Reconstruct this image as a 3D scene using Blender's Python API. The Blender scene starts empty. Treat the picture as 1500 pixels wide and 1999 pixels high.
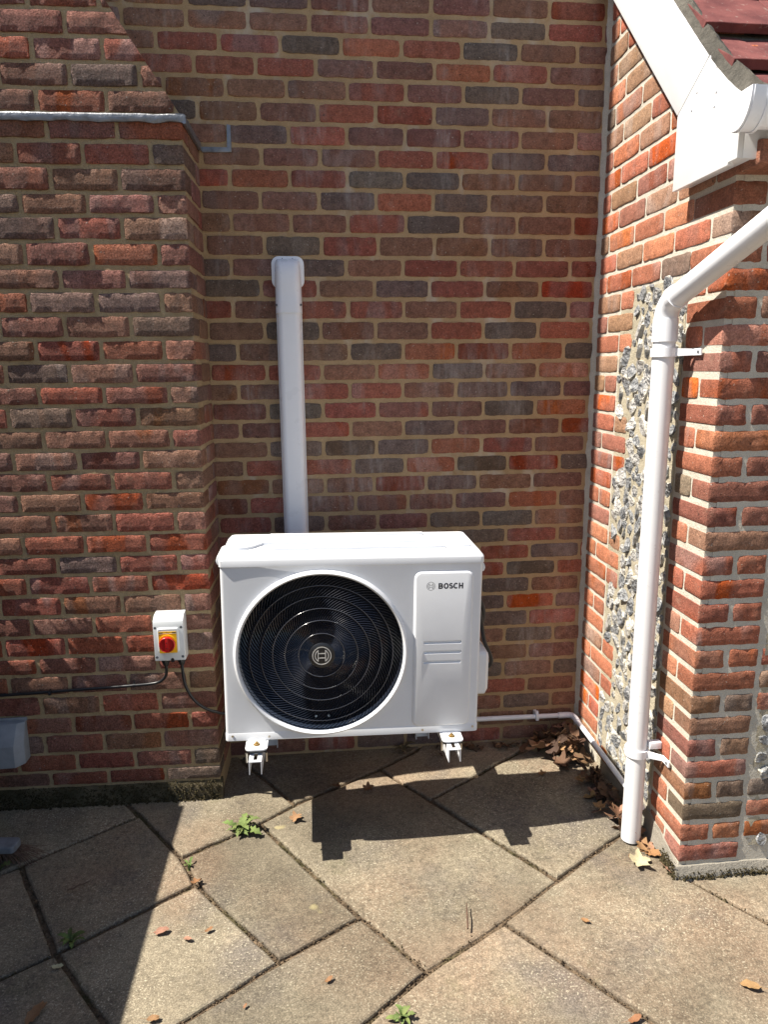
import bpy, bmesh, math, random
from mathutils import Vector, Matrix, noise

# ------------------------------------------------------------------ camera, sky, sun, exposure
scene = bpy.context.scene
COL = scene.collection
SUN_EL = math.radians(57.0)
SUN_DRIFT = 0.098                       # how far the light runs towards the wall per metre to the right
def make_camera():
    yaw, pitch, roll = -0.0994, 0.2003, -0.0087
    cy, sy, cp, sp = math.cos(yaw), math.sin(yaw), math.cos(pitch), math.sin(pitch)
    fw = Vector((-sy*cp, cy*cp, -sp)); rt = Vector((cy, sy, 0)); up = rt.cross(fw)
    r2 = math.cos(roll)*rt + math.sin(roll)*up
    u2 = -math.sin(roll)*rt + math.cos(roll)*up
    cam = bpy.data.cameras.new('camera'); ob = bpy.data.objects.new('camera', cam)
    COL.objects.link(ob)
    m = Matrix((r2, u2, -fw)).transposed().to_4x4()
    m.translation = Vector((0.2282, -2.9462, 1.7018))
    ob.matrix_world = m
    cam.sensor_fit = 'VERTICAL'; cam.sensor_height = 36.0; cam.sensor_width = 27.0
    cam.lens = 1386.0/1999.0*36.0
    cam.clip_start = 0.05; cam.clip_end = 600
    scene.camera = ob
make_camera()
world = bpy.data.worlds.new('World'); scene.world = world; world.use_nodes = True
wn = world.node_tree
sky = wn.nodes.new('ShaderNodeTexSky'); sky.sky_type = 'NISHITA'; sky.sun_disc = False
sun_to = Vector((-1.0, -SUN_DRIFT, math.tan(SUN_EL))).normalized()
sky.sun_elevation = math.asin(sun_to.z); sky.sun_rotation = math.atan2(sun_to.x, sun_to.y)
sky.altitude = 50; sky.air_density = 1.0; sky.dust_density = 1.0; sky.ozone_density = 1.0
wn.links.new(sky.outputs[0], wn.nodes['Background'].inputs[0])
wn.nodes['Background'].inputs[1].default_value = 0.068
sl = bpy.data.lights.new('sun', 'SUN'); sl.energy = 5.0; sl.angle = math.radians(0.53); sl.color = (1.0, 0.93, 0.82)
so = bpy.data.objects.new('sun', sl); COL.objects.link(so)
so.rotation_euler = sun_to.to_track_quat('Z', 'Y').to_euler()
so.location = (-4, -1, 6)
scene.view_settings.view_transform = 'Standard'; scene.view_settings.look = 'None'
scene.view_settings.exposure = 1.1; scene.view_settings.gamma = 1.0
scene.view_settings.use_curve_mapping = False
scene.render.engine = 'CYCLES'
scene.cycles.max_bounces = 6; scene.cycles.diffuse_bounces = 4
scene.cycles.use_denoising = True

RND = random.Random(7)

# ------------------------------------------------------------------ material helpers
class NT:
    def __init__(s, name):
        s.m = bpy.data.materials.new(name); s.m.use_nodes = True
        s.t = s.m.node_tree; s.b = s.t.nodes['Principled BSDF']
    def n(s, typ, **kw):
        nd = s.t.nodes.new(typ)
        for k, v in kw.items(): setattr(nd, k, v)
        return nd
    def l(s, a, b): s.t.links.new(a, b)
    def val(s, sock, v):
        if hasattr(v, 'is_output'): s.l(v, sock)
        else: sock.default_value = v
    def noise(s, vec, scale, detail=4, rough=0.55, dist=0.0):
        nd = s.n('ShaderNodeTexNoise'); s.val(nd.inputs['Vector'], vec) if vec is not None else None
        nd.inputs['Scale'].default_value = scale; nd.inputs['Detail'].default_value = detail
        nd.inputs['Roughness'].default_value = rough; nd.inputs['Distortion'].default_value = dist
        return nd.outputs['Fac']
    def ramp(s, fac, stops, interp='LINEAR'):
        nd = s.n('ShaderNodeValToRGB'); s.l(fac, nd.inputs[0]); cr = nd.color_ramp; cr.interpolation = interp
        while len(cr.elements) < len(stops): cr.elements.new(0.5)
        for e, (p, c) in zip(cr.elements, stops):
            e.position = p; e.color = (c, c, c, 1) if not isinstance(c, tuple) else (*c, 1)
        return nd.outputs['Color']
    def mix(s, fac, a, b, mode='MIX'):
        nd = s.n('ShaderNodeMix', data_type='RGBA', blend_type=mode)
        s.val(nd.inputs[0], fac)
        for sock, v in ((nd.inputs[6], a), (nd.inputs[7], b)):
            if isinstance(v, tuple): sock.default_value = (*v, 1)
            else: s.l(v, sock)
        return nd.outputs[2]
    def math(s, op, a, b=0.0, c=0.0):
        nd = s.n('ShaderNodeMath', operation=op)
        s.val(nd.inputs[0], a); s.val(nd.inputs[1], b)
        if op in ('MULTIPLY_ADD',): s.val(nd.inputs[2], c)
        return nd.outputs[0]
    def vmath(s, op, a, b):
        nd = s.n('ShaderNodeVectorMath', operation=op); s.val(nd.inputs[0], a); s.val(nd.inputs[1], b)
        return nd.outputs[0]
    def bump(s, h, strength, dist, normal=None):
        nd = s.n('ShaderNodeBump'); s.l(h, nd.inputs['Height']); nd.inputs['Strength'].default_value = strength
        nd.inputs['Distance'].default_value = dist
        if normal is not None: s.l(normal, nd.inputs['Normal'])
        return nd.outputs[0]
    def out(s, color=None, rough=None, normal=None, metal=None, spec=None):
        if color is not None:
            if isinstance(color, tuple): s.b.inputs['Base Color'].default_value = (*color, 1)
            else: s.l(color, s.b.inputs['Base Color'])
        if rough is not None: s.val(s.b.inputs['Roughness'], rough)
        if normal is not None: s.l(normal, s.b.inputs['Normal'])
        if metal is not None: s.b.inputs['Metallic'].default_value = metal
        if spec is not None: s.b.inputs['Specular IOR Level'].default_value = spec
        return s.m

def piece_coords(t):
    """object coordinates of a piece shifted by its own random number, so shared meshes do not repeat"""
    tc = t.n('ShaderNodeTexCoord'); oi = t.n('ShaderNodeObjectInfo')
    off = t.n('ShaderNodeCombineXYZ')
    t.l(t.math('MULTIPLY', oi.outputs['Random'], 37.0), off.inputs[0])
    t.l(t.math('MULTIPLY', oi.outputs['Random'], 91.0), off.inputs[1])
    t.l(t.math('MULTIPLY', oi.outputs['Random'], 13.0), off.inputs[2])
    return t.vmath('ADD', tc.outputs['Object'], off.outputs[0]), oi

def brick_material(name, rough_face=False, stains=False, pale=0.0):
    t = NT(name); v, oi = piece_coords(t)
    geo = t.n('ShaderNodeNewGeometry'); pos = geo.outputs['Position']
    base = oi.outputs['Color']
    # kiss-mark bands: upright bands across the length of the brick
    band_v = t.vmath('MULTIPLY', v, (1.0, 0.25, 0.35))
    band = t.ramp(t.noise(band_v, 11.0, 1.5, 0.4, 0.6), [(0.50, 0.0), (0.60, 1.0)])
    hue = t.n('ShaderNodeHueSaturation'); t.l(base, hue.inputs['Color'])
    hue.inputs['Hue'].default_value = 0.5
    satm = t.n('ShaderNodeMapRange'); t.l(oi.outputs['Random'], satm.inputs[0])
    satm.inputs[3].default_value = 0.62; satm.inputs[4].default_value = 1.35
    valm = t.n('ShaderNodeMapRange'); t.l(t.math('FRACT', t.math('MULTIPLY', oi.outputs['Random'], 17.3)), valm.inputs[0])
    valm.inputs[3].default_value = 0.78; valm.inputs[4].default_value = 1.25
    t.l(satm.outputs[0], hue.inputs['Saturation']); t.l(valm.outputs[0], hue.inputs['Value'])
    c = t.mix(t.math('MULTIPLY', band, 0.85), base, hue.outputs[0])
    mot = t.noise(v, 38.0, 5, 0.6)
    c = t.mix(0.55, c, t.ramp(mot, [(0.3, 0.5), (0.5, 1.0), (0.72, 1.4)]), 'MULTIPLY')
    gr_ = t.ramp(t.noise(v, 190.0, 4, 0.75), [(0.36, 0.45), (0.5, 1.0), (0.64, 1.6)])
    c = t.mix(0.8 if rough_face else 0.6, c, gr_, 'MULTIPLY')
    dust = t.ramp(t.noise(v, 22.0, 6, 0.7), [(0.56, 0.0), (0.75, 1.0)])
    c = t.mix(t.math('MULTIPLY', dust, 0.38 + pale), c, (0.34, 0.235, 0.17))
    pits = t.ramp(t.noise(v, 105.0, 1.5, 0.5), [(0.235, 1.0), (0.285, 0.0)])
    c = t.mix(t.math('MULTIPLY', pits, 0.75), c, (0.025, 0.018, 0.016))
    sp = t.ramp(t.noise(t.vmath('ADD', v, (7.7, 3.1, 9.9)), 130.0, 1, 0.5), [(0.73, 0.0), (0.77, 1.0)])
    c = t.mix(t.math('MULTIPLY', sp, 0.6), c, (0.5, 0.46, 0.4))
    if stains:
        sv = t.vmath('MULTIPLY', pos, (3.2, 1.0, 1.3))
        st = t.ramp(t.noise(sv, 1.7, 5, 0.62), [(0.52, 0.0), (0.68, 1.0)])
        sh = t.ramp(t.noise(t.vmath('MULTIPLY', pos, (30, 1, 5)), 1.6, 3, 0.6), [(0.38, 0.0), (0.68, 1.0)])
        c = t.mix(t.math('MULTIPLY', t.math('MULTIPLY', st, sh), 0.55), c, (0.46, 0.43, 0.41))
        soot = t.ramp(t.noise(t.vmath('MULTIPLY', pos, (1.0, 1, 0.6)), 1.3, 3, 0.5), [(0.35, 0.78), (0.65, 1.12)])
        c = t.mix(0.8, c, soot, 'MULTIPLY')
    h1 = t.noise(v, 55.0, 6, 0.65)
    h2 = t.noise(v, 120.0 if rough_face else 170.0, 5, 0.75)
    if rough_face:
        nrm = t.bump(h1, 1.0, 0.010); nrm = t.bump(h2, 1.0, 0.013, nrm); nrm = t.bump(pits, -0.5, 0.002, nrm)
    else:
        nrm = t.bump(h1, 0.5, 0.008); nrm = t.bump(h2, 0.7, 0.005, nrm); nrm = t.bump(pits, -0.6, 0.002, nrm)
    return t.out(c, 0.92, nrm, spec=0.25)

def mortar_material(name, col, col2, stain=None, bump=1.0):
    t = NT(name); geo = t.n('ShaderNodeNewGeometry'); pos = geo.outputs['Position']
    c = t.mix(t.ramp(t.noise(pos, 9.0, 6, 0.65), [(0.3, 0.0), (0.7, 1.0)]), col, col2)
    g = t.ramp(t.noise(pos, 420.0, 2, 0.6), [(0.3, 0.72), (0.6, 1.1)])
    c = t.mix(0.8, c, g, 'MULTIPLY')
    if stain:
        c = t.mix(t.math('MULTIPLY', t.ramp(t.noise(t.vmath('MULTIPLY', pos, (2.6, 1, 1.3)), 2.2, 5, 0.6), [(0.56, 0.0), (0.7, 1.0)]), 0.7), c, stain)
    n = t.bump(t.noise(pos, 70.0, 5, 0.65), 0.5*bump, 0.008)
    n = t.bump(t.noise(pos, 420.0, 3, 0.6), 0.4*bump, 0.003, n)
    return t.out(c, 0.95, n, spec=0.2)

def plain(name, col, rough=0.5, metal=0.0, bump=None, spec=0.5, var=0.0, vscale=6.0, dirt=None):
    t = NT(name); geo = t.n('ShaderNodeNewGeometry'); pos = geo.outputs['Position']
    c = col
    if var:
        f = t.ramp(t.noise(pos, vscale, 6, 0.6), [(0.3, 1.0-var), (0.7, 1.0+var*0.4)])
        c = t.mix(1.0, col, f, 'MULTIPLY')
    if dirt:
        d = t.ramp(t.noise(pos, dirt[1], 6, 0.7), [(dirt[2], 0.0), (dirt[2]+0.16, 1.0)])
        c = t.mix(t.math('MULTIPLY', d, dirt[3]), c, dirt[0])
    n = None
    if bump: n = t.bump(t.noise(pos, bump[0], 4, 0.6), bump[1], bump[2])
    r = rough
    if rough < 0.6:
        rr = t.n('ShaderNodeMapRange'); t.l(t.noise(pos, 14.0, 5, 0.6), rr.inputs[0])
        rr.inputs[3].default_value = rough*0.8; rr.inputs[4].default_value = rough*1.25
        r = rr.outputs[0]
    return t.out(c, r, n, metal, spec)

M = {}
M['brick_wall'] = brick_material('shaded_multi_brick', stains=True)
M['brick_chimney'] = brick_material('rough_stock_brick', rough_face=True, pale=0.05)
M['brick_ext'] = brick_material('orange_multi_brick', rough_face=False, pale=0.0)
M['mortar_sand'] = mortar_material('sandy_mortar', (0.35, 0.240, 0.130), (0.46, 0.330, 0.190), stain=(0.52, 0.48, 0.42))
M['mortar_chim'] = mortar_material('chimney_mortar', (0.38, 0.280, 0.160), (0.51, 0.395, 0.240), bump=2.4)
M['mortar_pale'] = mortar_material('pale_mortar', (0.46, 0.43, 0.36), (0.60, 0.56, 0.48))
M['mortar_dull'] = mortar_material('dull_mortar', (0.25, 0.235, 0.20), (0.40, 0.38, 0.33), bump=1.8)
M['mortar_cream'] = mortar_material('cream_mortar', (0.36, 0.32, 0.235), (0.50, 0.45, 0.345), bump=1.8)
M['cement'] = mortar_material('grey_cement', (0.065, 0.062, 0.055), (0.22, 0.205, 0.175), bump=3.2)
M['mossy'] = mortar_material('mossy_footing', (0.05, 0.045, 0.025), (0.16, 0.13, 0.085), bump=2.0)
M['render'] = mortar_material('grey_render', (0.24, 0.225, 0.19), (0.33, 0.30, 0.25), bump=1.5)
M['unit_white'] = plain('white_powder_coat', (0.70, 0.72, 0.75), 0.42, bump=(900, 0.05, 0.0006), var=0.07, vscale=5)
M['pvc'] = plain('white_pvc', (0.80, 0.82, 0.86), 0.28, var=0.04, vscale=5)
M['pvc_dirty'] = plain('white_pvc_splashed', (0.72, 0.73, 0.75), 0.35, dirt=((0.25, 0.2, 0.15), 60.0, 0.60, 0.35))
M['board'] = plain('white_board', (0.70, 0.71, 0.72), 0.35, var=0.04, vscale=8)
M['black'] = plain('black_plastic', (0.012, 0.013, 0.016), 0.38)
M['cavity'] = plain('dark_cavity', (0.012, 0.014, 0.02), 0.7)
M['wire'] = plain('black_wire', (0.02, 0.022, 0.032), 0.16, spec=1.0)
M['ring_wire'] = plain('satin_wire', (0.035, 0.038, 0.05), 0.2, spec=1.0)
M['blade'] = plain('dark_blade', (0.009, 0.010, 0.015), 0.75, spec=0.15)
M['print'] = plain('dark_print', (0.018, 0.022, 0.04), 0.6)
M['emblem'] = plain('silver_print', (0.62, 0.60, 0.56), 0.4)
M['grey_plastic'] = plain('light_grey_plastic', (0.56, 0.585, 0.60), 0.38)
M['screw_grey'] = plain('slate_screw', (0.09, 0.10, 0.115), 0.5)
M['yellow'] = plain('yellow_plate', (0.75, 0.42, 0.01), 0.35)
M['red'] = plain('red_knob', (0.42, 0.008, 0.01), 0.3)
M['steel'] = plain('zinc_steel', (0.55, 0.52, 0.46), 0.32, metal=1.0)
M['brass'] = plain('yellow_passivated', (0.50, 0.34, 0.14), 0.35, metal=1.0)
M['rubber'] = plain('black_rubber', (0.015, 0.015, 0.016), 0.6)
M['lead'] = plain('lead_sheet', (0.25, 0.26, 0.28), 0.45, metal=0.7, bump=(45, 0.6, 0.006), var=0.35, vscale=22)
M['hood'] = plain('weathered_grey_hood', (0.24, 0.26, 0.29), 0.6, var=0.25, vscale=14)
M['old_wood'] = plain('weathered_wood', (0.17, 0.18, 0.20), 0.8, var=0.4, vscale=30)
M['bristle'] = plain('bristle', (0.10, 0.055, 0.035), 0.8, var=0.4, vscale=60)
M['moss'] = plain('moss', (0.055, 0.045, 0.024), 1.0, var=0.6, vscale=60, spec=0.1)

def tile_material():
    t = NT('red_clay_tile'); v, oi = piece_coords(t)
    c = t.mix(t.ramp(t.noise(v, 9, 5, 0.6), [(0.35, 0.0), (0.65, 1.0)]), (0.105, 0.036, 0.036), (0.19, 0.068, 0.062))
    hs = t.n('ShaderNodeHueSaturation'); t.l(c, hs.inputs['Color'])
    mr = t.n('ShaderNodeMapRange'); t.l(oi.outputs['Random'], mr.inputs[0]); mr.inputs[3].default_value = 0.7; mr.inputs[4].default_value = 1.35
    t.l(mr.outputs[0], hs.inputs['Value'])
    c = t.mix(t.math('MULTIPLY', t.ramp(t.noise(v, 45, 5, 0.7), [(0.60, 0.0), (0.70, 1.0)]), 0.5), hs.outputs[0], (0.34, 0.30, 0.26))
    c = t.mix(t.math('MULTIPLY', t.ramp(t.noise(v, 26, 5, 0.7), [(0.62, 0.0), (0.72, 1.0)]), 0.7), c, (0.03, 0.022, 0.02))
    n = t.bump(t.noise(v, 260, 4, 0.7), 0.6, 0.004); n = t.bump(t.noise(v, 18, 4, 0.6), 0.3, 0.01, n)
    return t.out(c, 0.95, n, spec=0.2)
M['tile'] = tile_material()

def flint_material():
    t = NT('knapped_flint'); v, oi = piece_coords(t)
    f = t.noise(v, 1.3, 5, 0.6, 0.8)
    dark = t.mix(t.ramp(t.noise(v, 3.0, 4, 0.6), [(0.35, 0.0), (0.65, 1.0)]), (0.085, 0.095, 0.11), (0.34, 0.345, 0.35))
    r = t.n('ShaderNodeMapRange'); t.l(oi.outputs['Random'], r.inputs[0]); r.inputs[3].default_value = -0.22; r.inputs[4].default_value = 0.32
    tc = t.n('ShaderNodeTexCoord'); ln = t.n('ShaderNodeVectorMath', operation='LENGTH'); t.l(t.vmath('MULTIPLY', tc.outputs['Object'], (1.0, 0.4, 0.85)), ln.inputs[0])
    rim = t.math('ADD', ln.outputs['Value'], t.math('MULTIPLY', t.math('SUBTRACT', f, 0.5), 0.9))
    c = t.mix(t.ramp(t.math('ADD', f, r.outputs[0]), [(0.56, 0.0), (0.66, 1.0)]), dark, (0.46, 0.45, 0.43))
    c = t.mix(t.math('MULTIPLY', t.ramp(rim, [(0.66, 0.0), (0.86, 1.0)]), 0.85), c, (0.55, 0.52, 0.45))
    n = t.bump(t.noise(v, 1.6, 4, 0.55), 0.5, 0.12)
    return t.out(c, 0.42, n, spec=0.5)
M['flint'] = flint_material()
M['flint_far'] = plain('flint_grey', (0.27, 0.275, 0.28), 0.45, var=0.7, vscale=22)

def slab_material():
    t = NT('weathered_paving_slab'); geo = t.n('ShaderNodeNewGeometry'); pos = geo.outputs['Position']
    oi = t.n('ShaderNodeObjectInfo')
    c = t.mix(t.ramp(t.noise(pos, 3.2, 6, 0.62), [(0.32, 0.0), (0.68, 1.0)]), (0.126, 0.105, 0.075), (0.240, 0.206, 0.148))
    clay = t.ramp(t.noise(t.vmath('ADD', pos, (4.0, 2.0, 0)), 1.9, 5, 0.6), [(0.45, 0.0), (0.66, 1.0)])
    c = t.mix(t.math('MULTIPLY', clay, 0.30), c, (0.30, 0.185, 0.12))
    dk = t.ramp(t.noise(t.vmath('ADD', pos, (9.0, 5.0, 0)), 2.6, 6, 0.65), [(0.50, 0.0), (0.70, 1.0)])
    c = t.mix(t.math('MULTIPLY', dk, 0.75), c, (0.105, 0.092, 0.085))
    grain = t.ramp(t.noise(pos, 210, 4, 0.75), [(0.38, 0.45), (0.52, 1.0), (0.64, 1.7)])
    c = t.mix(0.62, c, grain, 'MULTIPLY')
    mid = t.ramp(t.noise(t.vmath('ADD', pos, (3, 3, 1)), 48, 5, 0.7), [(0.35, 0.62), (0.5, 1.0), (0.68, 1.3)])
    c = t.mix(0.7, c, mid, 'MULTIPLY')
    fl = t.ramp(t.noise(t.vmath('ADD', pos, (1, 7, 3)), 150, 3, 0.65), [(0.57, 0.0), (0.66, 1.0)])
    flp = t.ramp(t.noise(t.vmath('ADD', pos, (8, 2, 3)), 4.0, 4, 0.6), [(0.35, 0.15), (0.65, 0.95)])
    c = t.mix(t.math('MULTIPLY', fl, t.math('MULTIPLY', flp, 0.8)), c, (0.50, 0.455, 0.34))
    moss = t.ramp(t.noise(t.vmath('ADD', pos, (2, 1, 0)), 2.3, 5, 0.65), [(0.60, 0.0), (0.76, 1.0)])
    c = t.mix(t.math('MULTIPLY', moss, 0.45), c, (0.13, 0.135, 0.06))
    lich = t.ramp(t.noise(t.vmath('ADD', pos, (31, 1, 0)), 7.0, 2, 0.4), [(0.745, 0.0), (0.77, 1.0)])
    c = t.mix(t.math('MULTIPLY', lich, 0.5), c, (0.46, 0.40, 0.20))
    vr = t.n('ShaderNodeMapRange'); t.l(oi.outputs['Random'], vr.inputs[0]); vr.inputs[3].default_value = 0.80; vr.inputs[4].default_value = 1.14
    hs = t.n('ShaderNodeHueSaturation'); t.l(c, hs.inputs['Color']); t.l(vr.outputs[0], hs.inputs['Value'])
    n = t.bump(t.noise(pos, 210, 4, 0.7), 0.55, 0.003); n = t.bump(t.noise(pos, 14, 5, 0.6), 0.35, 0.012, n)
    return t.out(hs.outputs[0], 0.93, n, spec=0.25)
M['slab'] = slab_material()

def soil_material():
    t = NT('soil_joint'); geo = t.n('ShaderNodeNewGeometry'); pos = geo.outputs['Position']
    c = t.mix(t.ramp(t.noise(pos, 40, 5, 0.7), [(0.35, 0.0), (0.65, 1.0)]), (0.075, 0.055, 0.037), (0.24, 0.175, 0.115))
    c = t.mix(t.math('MULTIPLY', t.ramp(t.noise(pos, 6, 4, 0.6), [(0.52, 0.0), (0.62, 1.0)]), 0.6), c, (0.06, 0.065, 0.025))
    n = t.bump(t.noise(pos, 120, 5, 0.7), 0.9, 0.012)
    return t.out(c, 1.0, n, spec=0.1)
M['soil'] = soil_material()

def leaf_material(name, trans=False):
    t = NT(name); v, oi = piece_coords(t)
    c = t.mix(t.ramp(t.noise(v, 60, 4, 0.6), [(0.35, 0.55), (0.65, 1.2)]), oi.outputs['Color'], oi.outputs['Color'])
    c = t.mix(1.0, oi.outputs['Color'], t.ramp(t.noise(v, 70, 4, 0.6), [(0.35, 0.6), (0.65, 1.25)]), 'MULTIPLY')
    return t.out(c, 0.7, t.bump(t.noise(v, 130, 3, 0.6), 0.4, 0.003), spec=0.3)
M['leaf'] = leaf_material('dry_leaf_skin')
M['weed'] = leaf_material('green_leaf_skin')

# upper masonry and other far faces, never in view close up
def far_brick(name):
    t = NT(name); tc = t.n('ShaderNodeTexCoord'); b = t.n('ShaderNodeTexBrick')
    mp = t.n('ShaderNodeMapping'); mp.inputs['Rotation'].default_value = (math.radians(90), 0, 0)
    t.l(tc.outputs['Object'], mp.inputs[0]); t.l(mp.outputs[0], b.inputs['Vector'])
    b.inputs['Scale'].default_value = 1.0; b.inputs['Brick Width'].default_value = 0.225; b.inputs['Row Height'].default_value = 0.077
    b.inputs['Mortar Size'].default_value = 0.006
    b.inputs['Color1'].default_value = (0.22, 0.085, 0.06, 1); b.inputs['Color2'].default_value = (0.12, 0.075, 0.065, 1)
    b.inputs['Mortar'].default_value = (0.34, 0.28, 0.19, 1)
    return t.out(b.outputs[0], 0.95, t.bump(b.outputs[1], -0.5, 0.004), spec=0.2)
M['far_brick'] = far_brick('plain_brickwork')

# ------------------------------------------------------------------ mesh helpers
class MB:
    def __init__(s): s.v = []; s.f = []; s.mi = []; s.cur = 0
    def add(s, vs, fs):
        o = len(s.v); s.v += [tuple(p) for p in vs]; s.f += [tuple(i+o for i in f) for f in fs]; s.mi += [s.cur]*len(fs)
        return s
    def box(s, x0, x1, y0, y1, z0, z1):
        vs = [(x, y, z) for z in (z0, z1) for y in (y0, y1) for x in (x0, x1)]
        return s.add(vs, [(0, 2, 3, 1), (4, 5, 7, 6), (0, 1, 5, 4), (2, 6, 7, 3), (0, 4, 6, 2), (1, 3, 7, 5)])
    def prism(s, poly, fn, a, b):
        """poly: 2D points; fn(p, t) -> 3D; caps at t=a and t=b"""
        n = len(poly)
        vs = [fn(p, a) for p in poly] + [fn(p, b) for p in poly]
        return s.add(vs, [tuple(range(n-1, -1, -1)), tuple(range(n, 2*n))] + [(i, (i+1) % n, n+(i+1) % n, n+i) for i in range(n)])
    def loft(s, rings, cap=True, closed=True):
        n = len(rings[0]); vs = [p for r in rings for p in r]; fs = []
        for k in range(len(rings)-1):
            for i in range(n if closed else n-1):
                j = (i+1) % n
                fs.append((k*n+i, k*n+j, (k+1)*n+j, (k+1)*n+i))
        if cap: fs += [tuple(range(n-1, -1, -1)), tuple(range((len(rings)-1)*n, len(rings)*n))]
        return s.add(vs, fs)
    def tube(s, pts, r, seg=12, cap=True, closed=False):
        pts = [Vector(p) for p in pts]; n = len(pts); rings = []; up = None
        for i, p in enumerate(pts):
            if closed: d = (pts[(i+1) % n]-pts[i-1]).normalized()
            else: d = (pts[min(i+1, n-1)]-pts[max(i-1, 0)]).normalized()
            if up is None:
                up = Vector((0, 0, 1)) if abs(d.z) < 0.9 else Vector((1, 0, 0))
            side = d.cross(up).normalized(); up = side.cross(d).normalized()
            rr = r[i] if isinstance(r, (list, tuple)) else r
            rings.append([p+rr*(math.cos(2*math.pi*k/seg)*side+math.sin(2*math.pi*k/seg)*up) for k in range(seg)])
        if closed: rings.append(rings[0]); cap = False
        return s.loft(rings, cap)
    def disc(s, c, axis, r, depth, seg=24):
        c = Vector(c); a = Vector(axis).normalized()
        return s.tube([c, c+a*depth], r, seg)
    def build(s, name, mats, parent=None, bevel=0.0, bseg=2, angle=40, smooth=True, loc=None, merge=False):
        me = bpy.data.meshes.new(name); me.from_pydata(s.v, [], s.f)
        if not isinstance(mats, (list, tuple)): mats = [mats]
        for m in mats: me.materials.append(m)
        if any(s.mi): me.polygons.foreach_set('material_index', s.mi)
        finish(me, bevel, bseg, angle, smooth, merge)
        ob = bpy.data.objects.new(name, me); COL.objects.link(ob)
        if parent: ob.parent = parent
        if loc: ob.location = loc
        return ob
def finish(me, bevel=0.0, bseg=2, angle=40, smooth=True, merge=False):
    bm = bmesh.new(); bm.from_mesh(me)
    if merge: bmesh.ops.remove_doubles(bm, verts=bm.verts, dist=1e-5)
    bmesh.ops.recalc_face_normals(bm, faces=bm.faces)
    if bevel:
        es = [e for e in bm.edges if len(e.link_faces) == 2 and e.calc_face_angle(0) > math.radians(30)]
        bmesh.ops.bevel(bm, geom=es, offset=bevel, segments=bseg, profile=0.6, affect='EDGES', clamp_overlap=True)
    bm.to_mesh(me); bm.free()
    if smooth:
        me.polygons.foreach_set('use_smooth', [True]*len(me.polygons))
        me.set_sharp_from_angle(angle=math.radians(angle))
    me.update()
def empty(name, loc=(0, 0, 0), rot=(0, 0, 0), parent=None):
    o = bpy.data.objects.new(name, None); COL.objects.link(o); o.location = loc; o.rotation_euler = rot
    o.empty_display_size = 0.05
    if parent: o.parent = parent
    return o
def tag(o, label=None, cat=None, group=None, kind=None):
    if label: o['label'] = label
    if cat: o['category'] = cat
    if group: o['group'] = group
    if kind: o['kind'] = kind
    return o
def link(name, me, parent=None, loc=(0, 0, 0), rot=(0, 0, 0), scale=(1, 1, 1), color=None):
    o = bpy.data.objects.new(name, me); COL.objects.link(o); o.location = loc; o.rotation_euler = rot; o.scale = scale
    if parent: o.parent = parent
    if color: o.color = (*color, 1)
    return o
def rrect(x0, x1, z0, z1, r, n=6):
    pts = []
    for cx, cz, a0 in ((x1-r, z1-r, 0), (x0+r, z1-r, 90), (x0+r, z0+r, 180), (x1-r, z0+r, 270)):
        for k in range(n+1):
            a = math.radians(a0+90*k/n); pts.append((cx+r*math.cos(a), cz+r*math.sin(a)))
    return pts
def circ(cx, cz, r, n=48): return [(cx+r*math.cos(2*math.pi*k/n), cz+r*math.sin(2*math.pi*k/n)) for k in range(n)]
def smooth_pts(p, n=6):
    p = [Vector(q) for q in p]; p = [p[0]*2-p[1]]+p+[p[-1]*2-p[-2]]; out = []
    for i in range(1, len(p)-2):
        for k in range(n):
            t = k/n; a, b, c, d_ = p[i-1], p[i], p[i+1], p[i+2]
            out.append(0.5*((2*b)+(c-a)*t+(2*a-5*b+4*c-d_)*t*t+(3*b-a-3*c+d_)*t**3))
    out.append(p[-2]); return out
XZ = lambda p, t: (p[0], t, p[1])
YZ = lambda p, t: (t, p[0], p[1])
XY = lambda p, t: (p[0], p[1], t)

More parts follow.
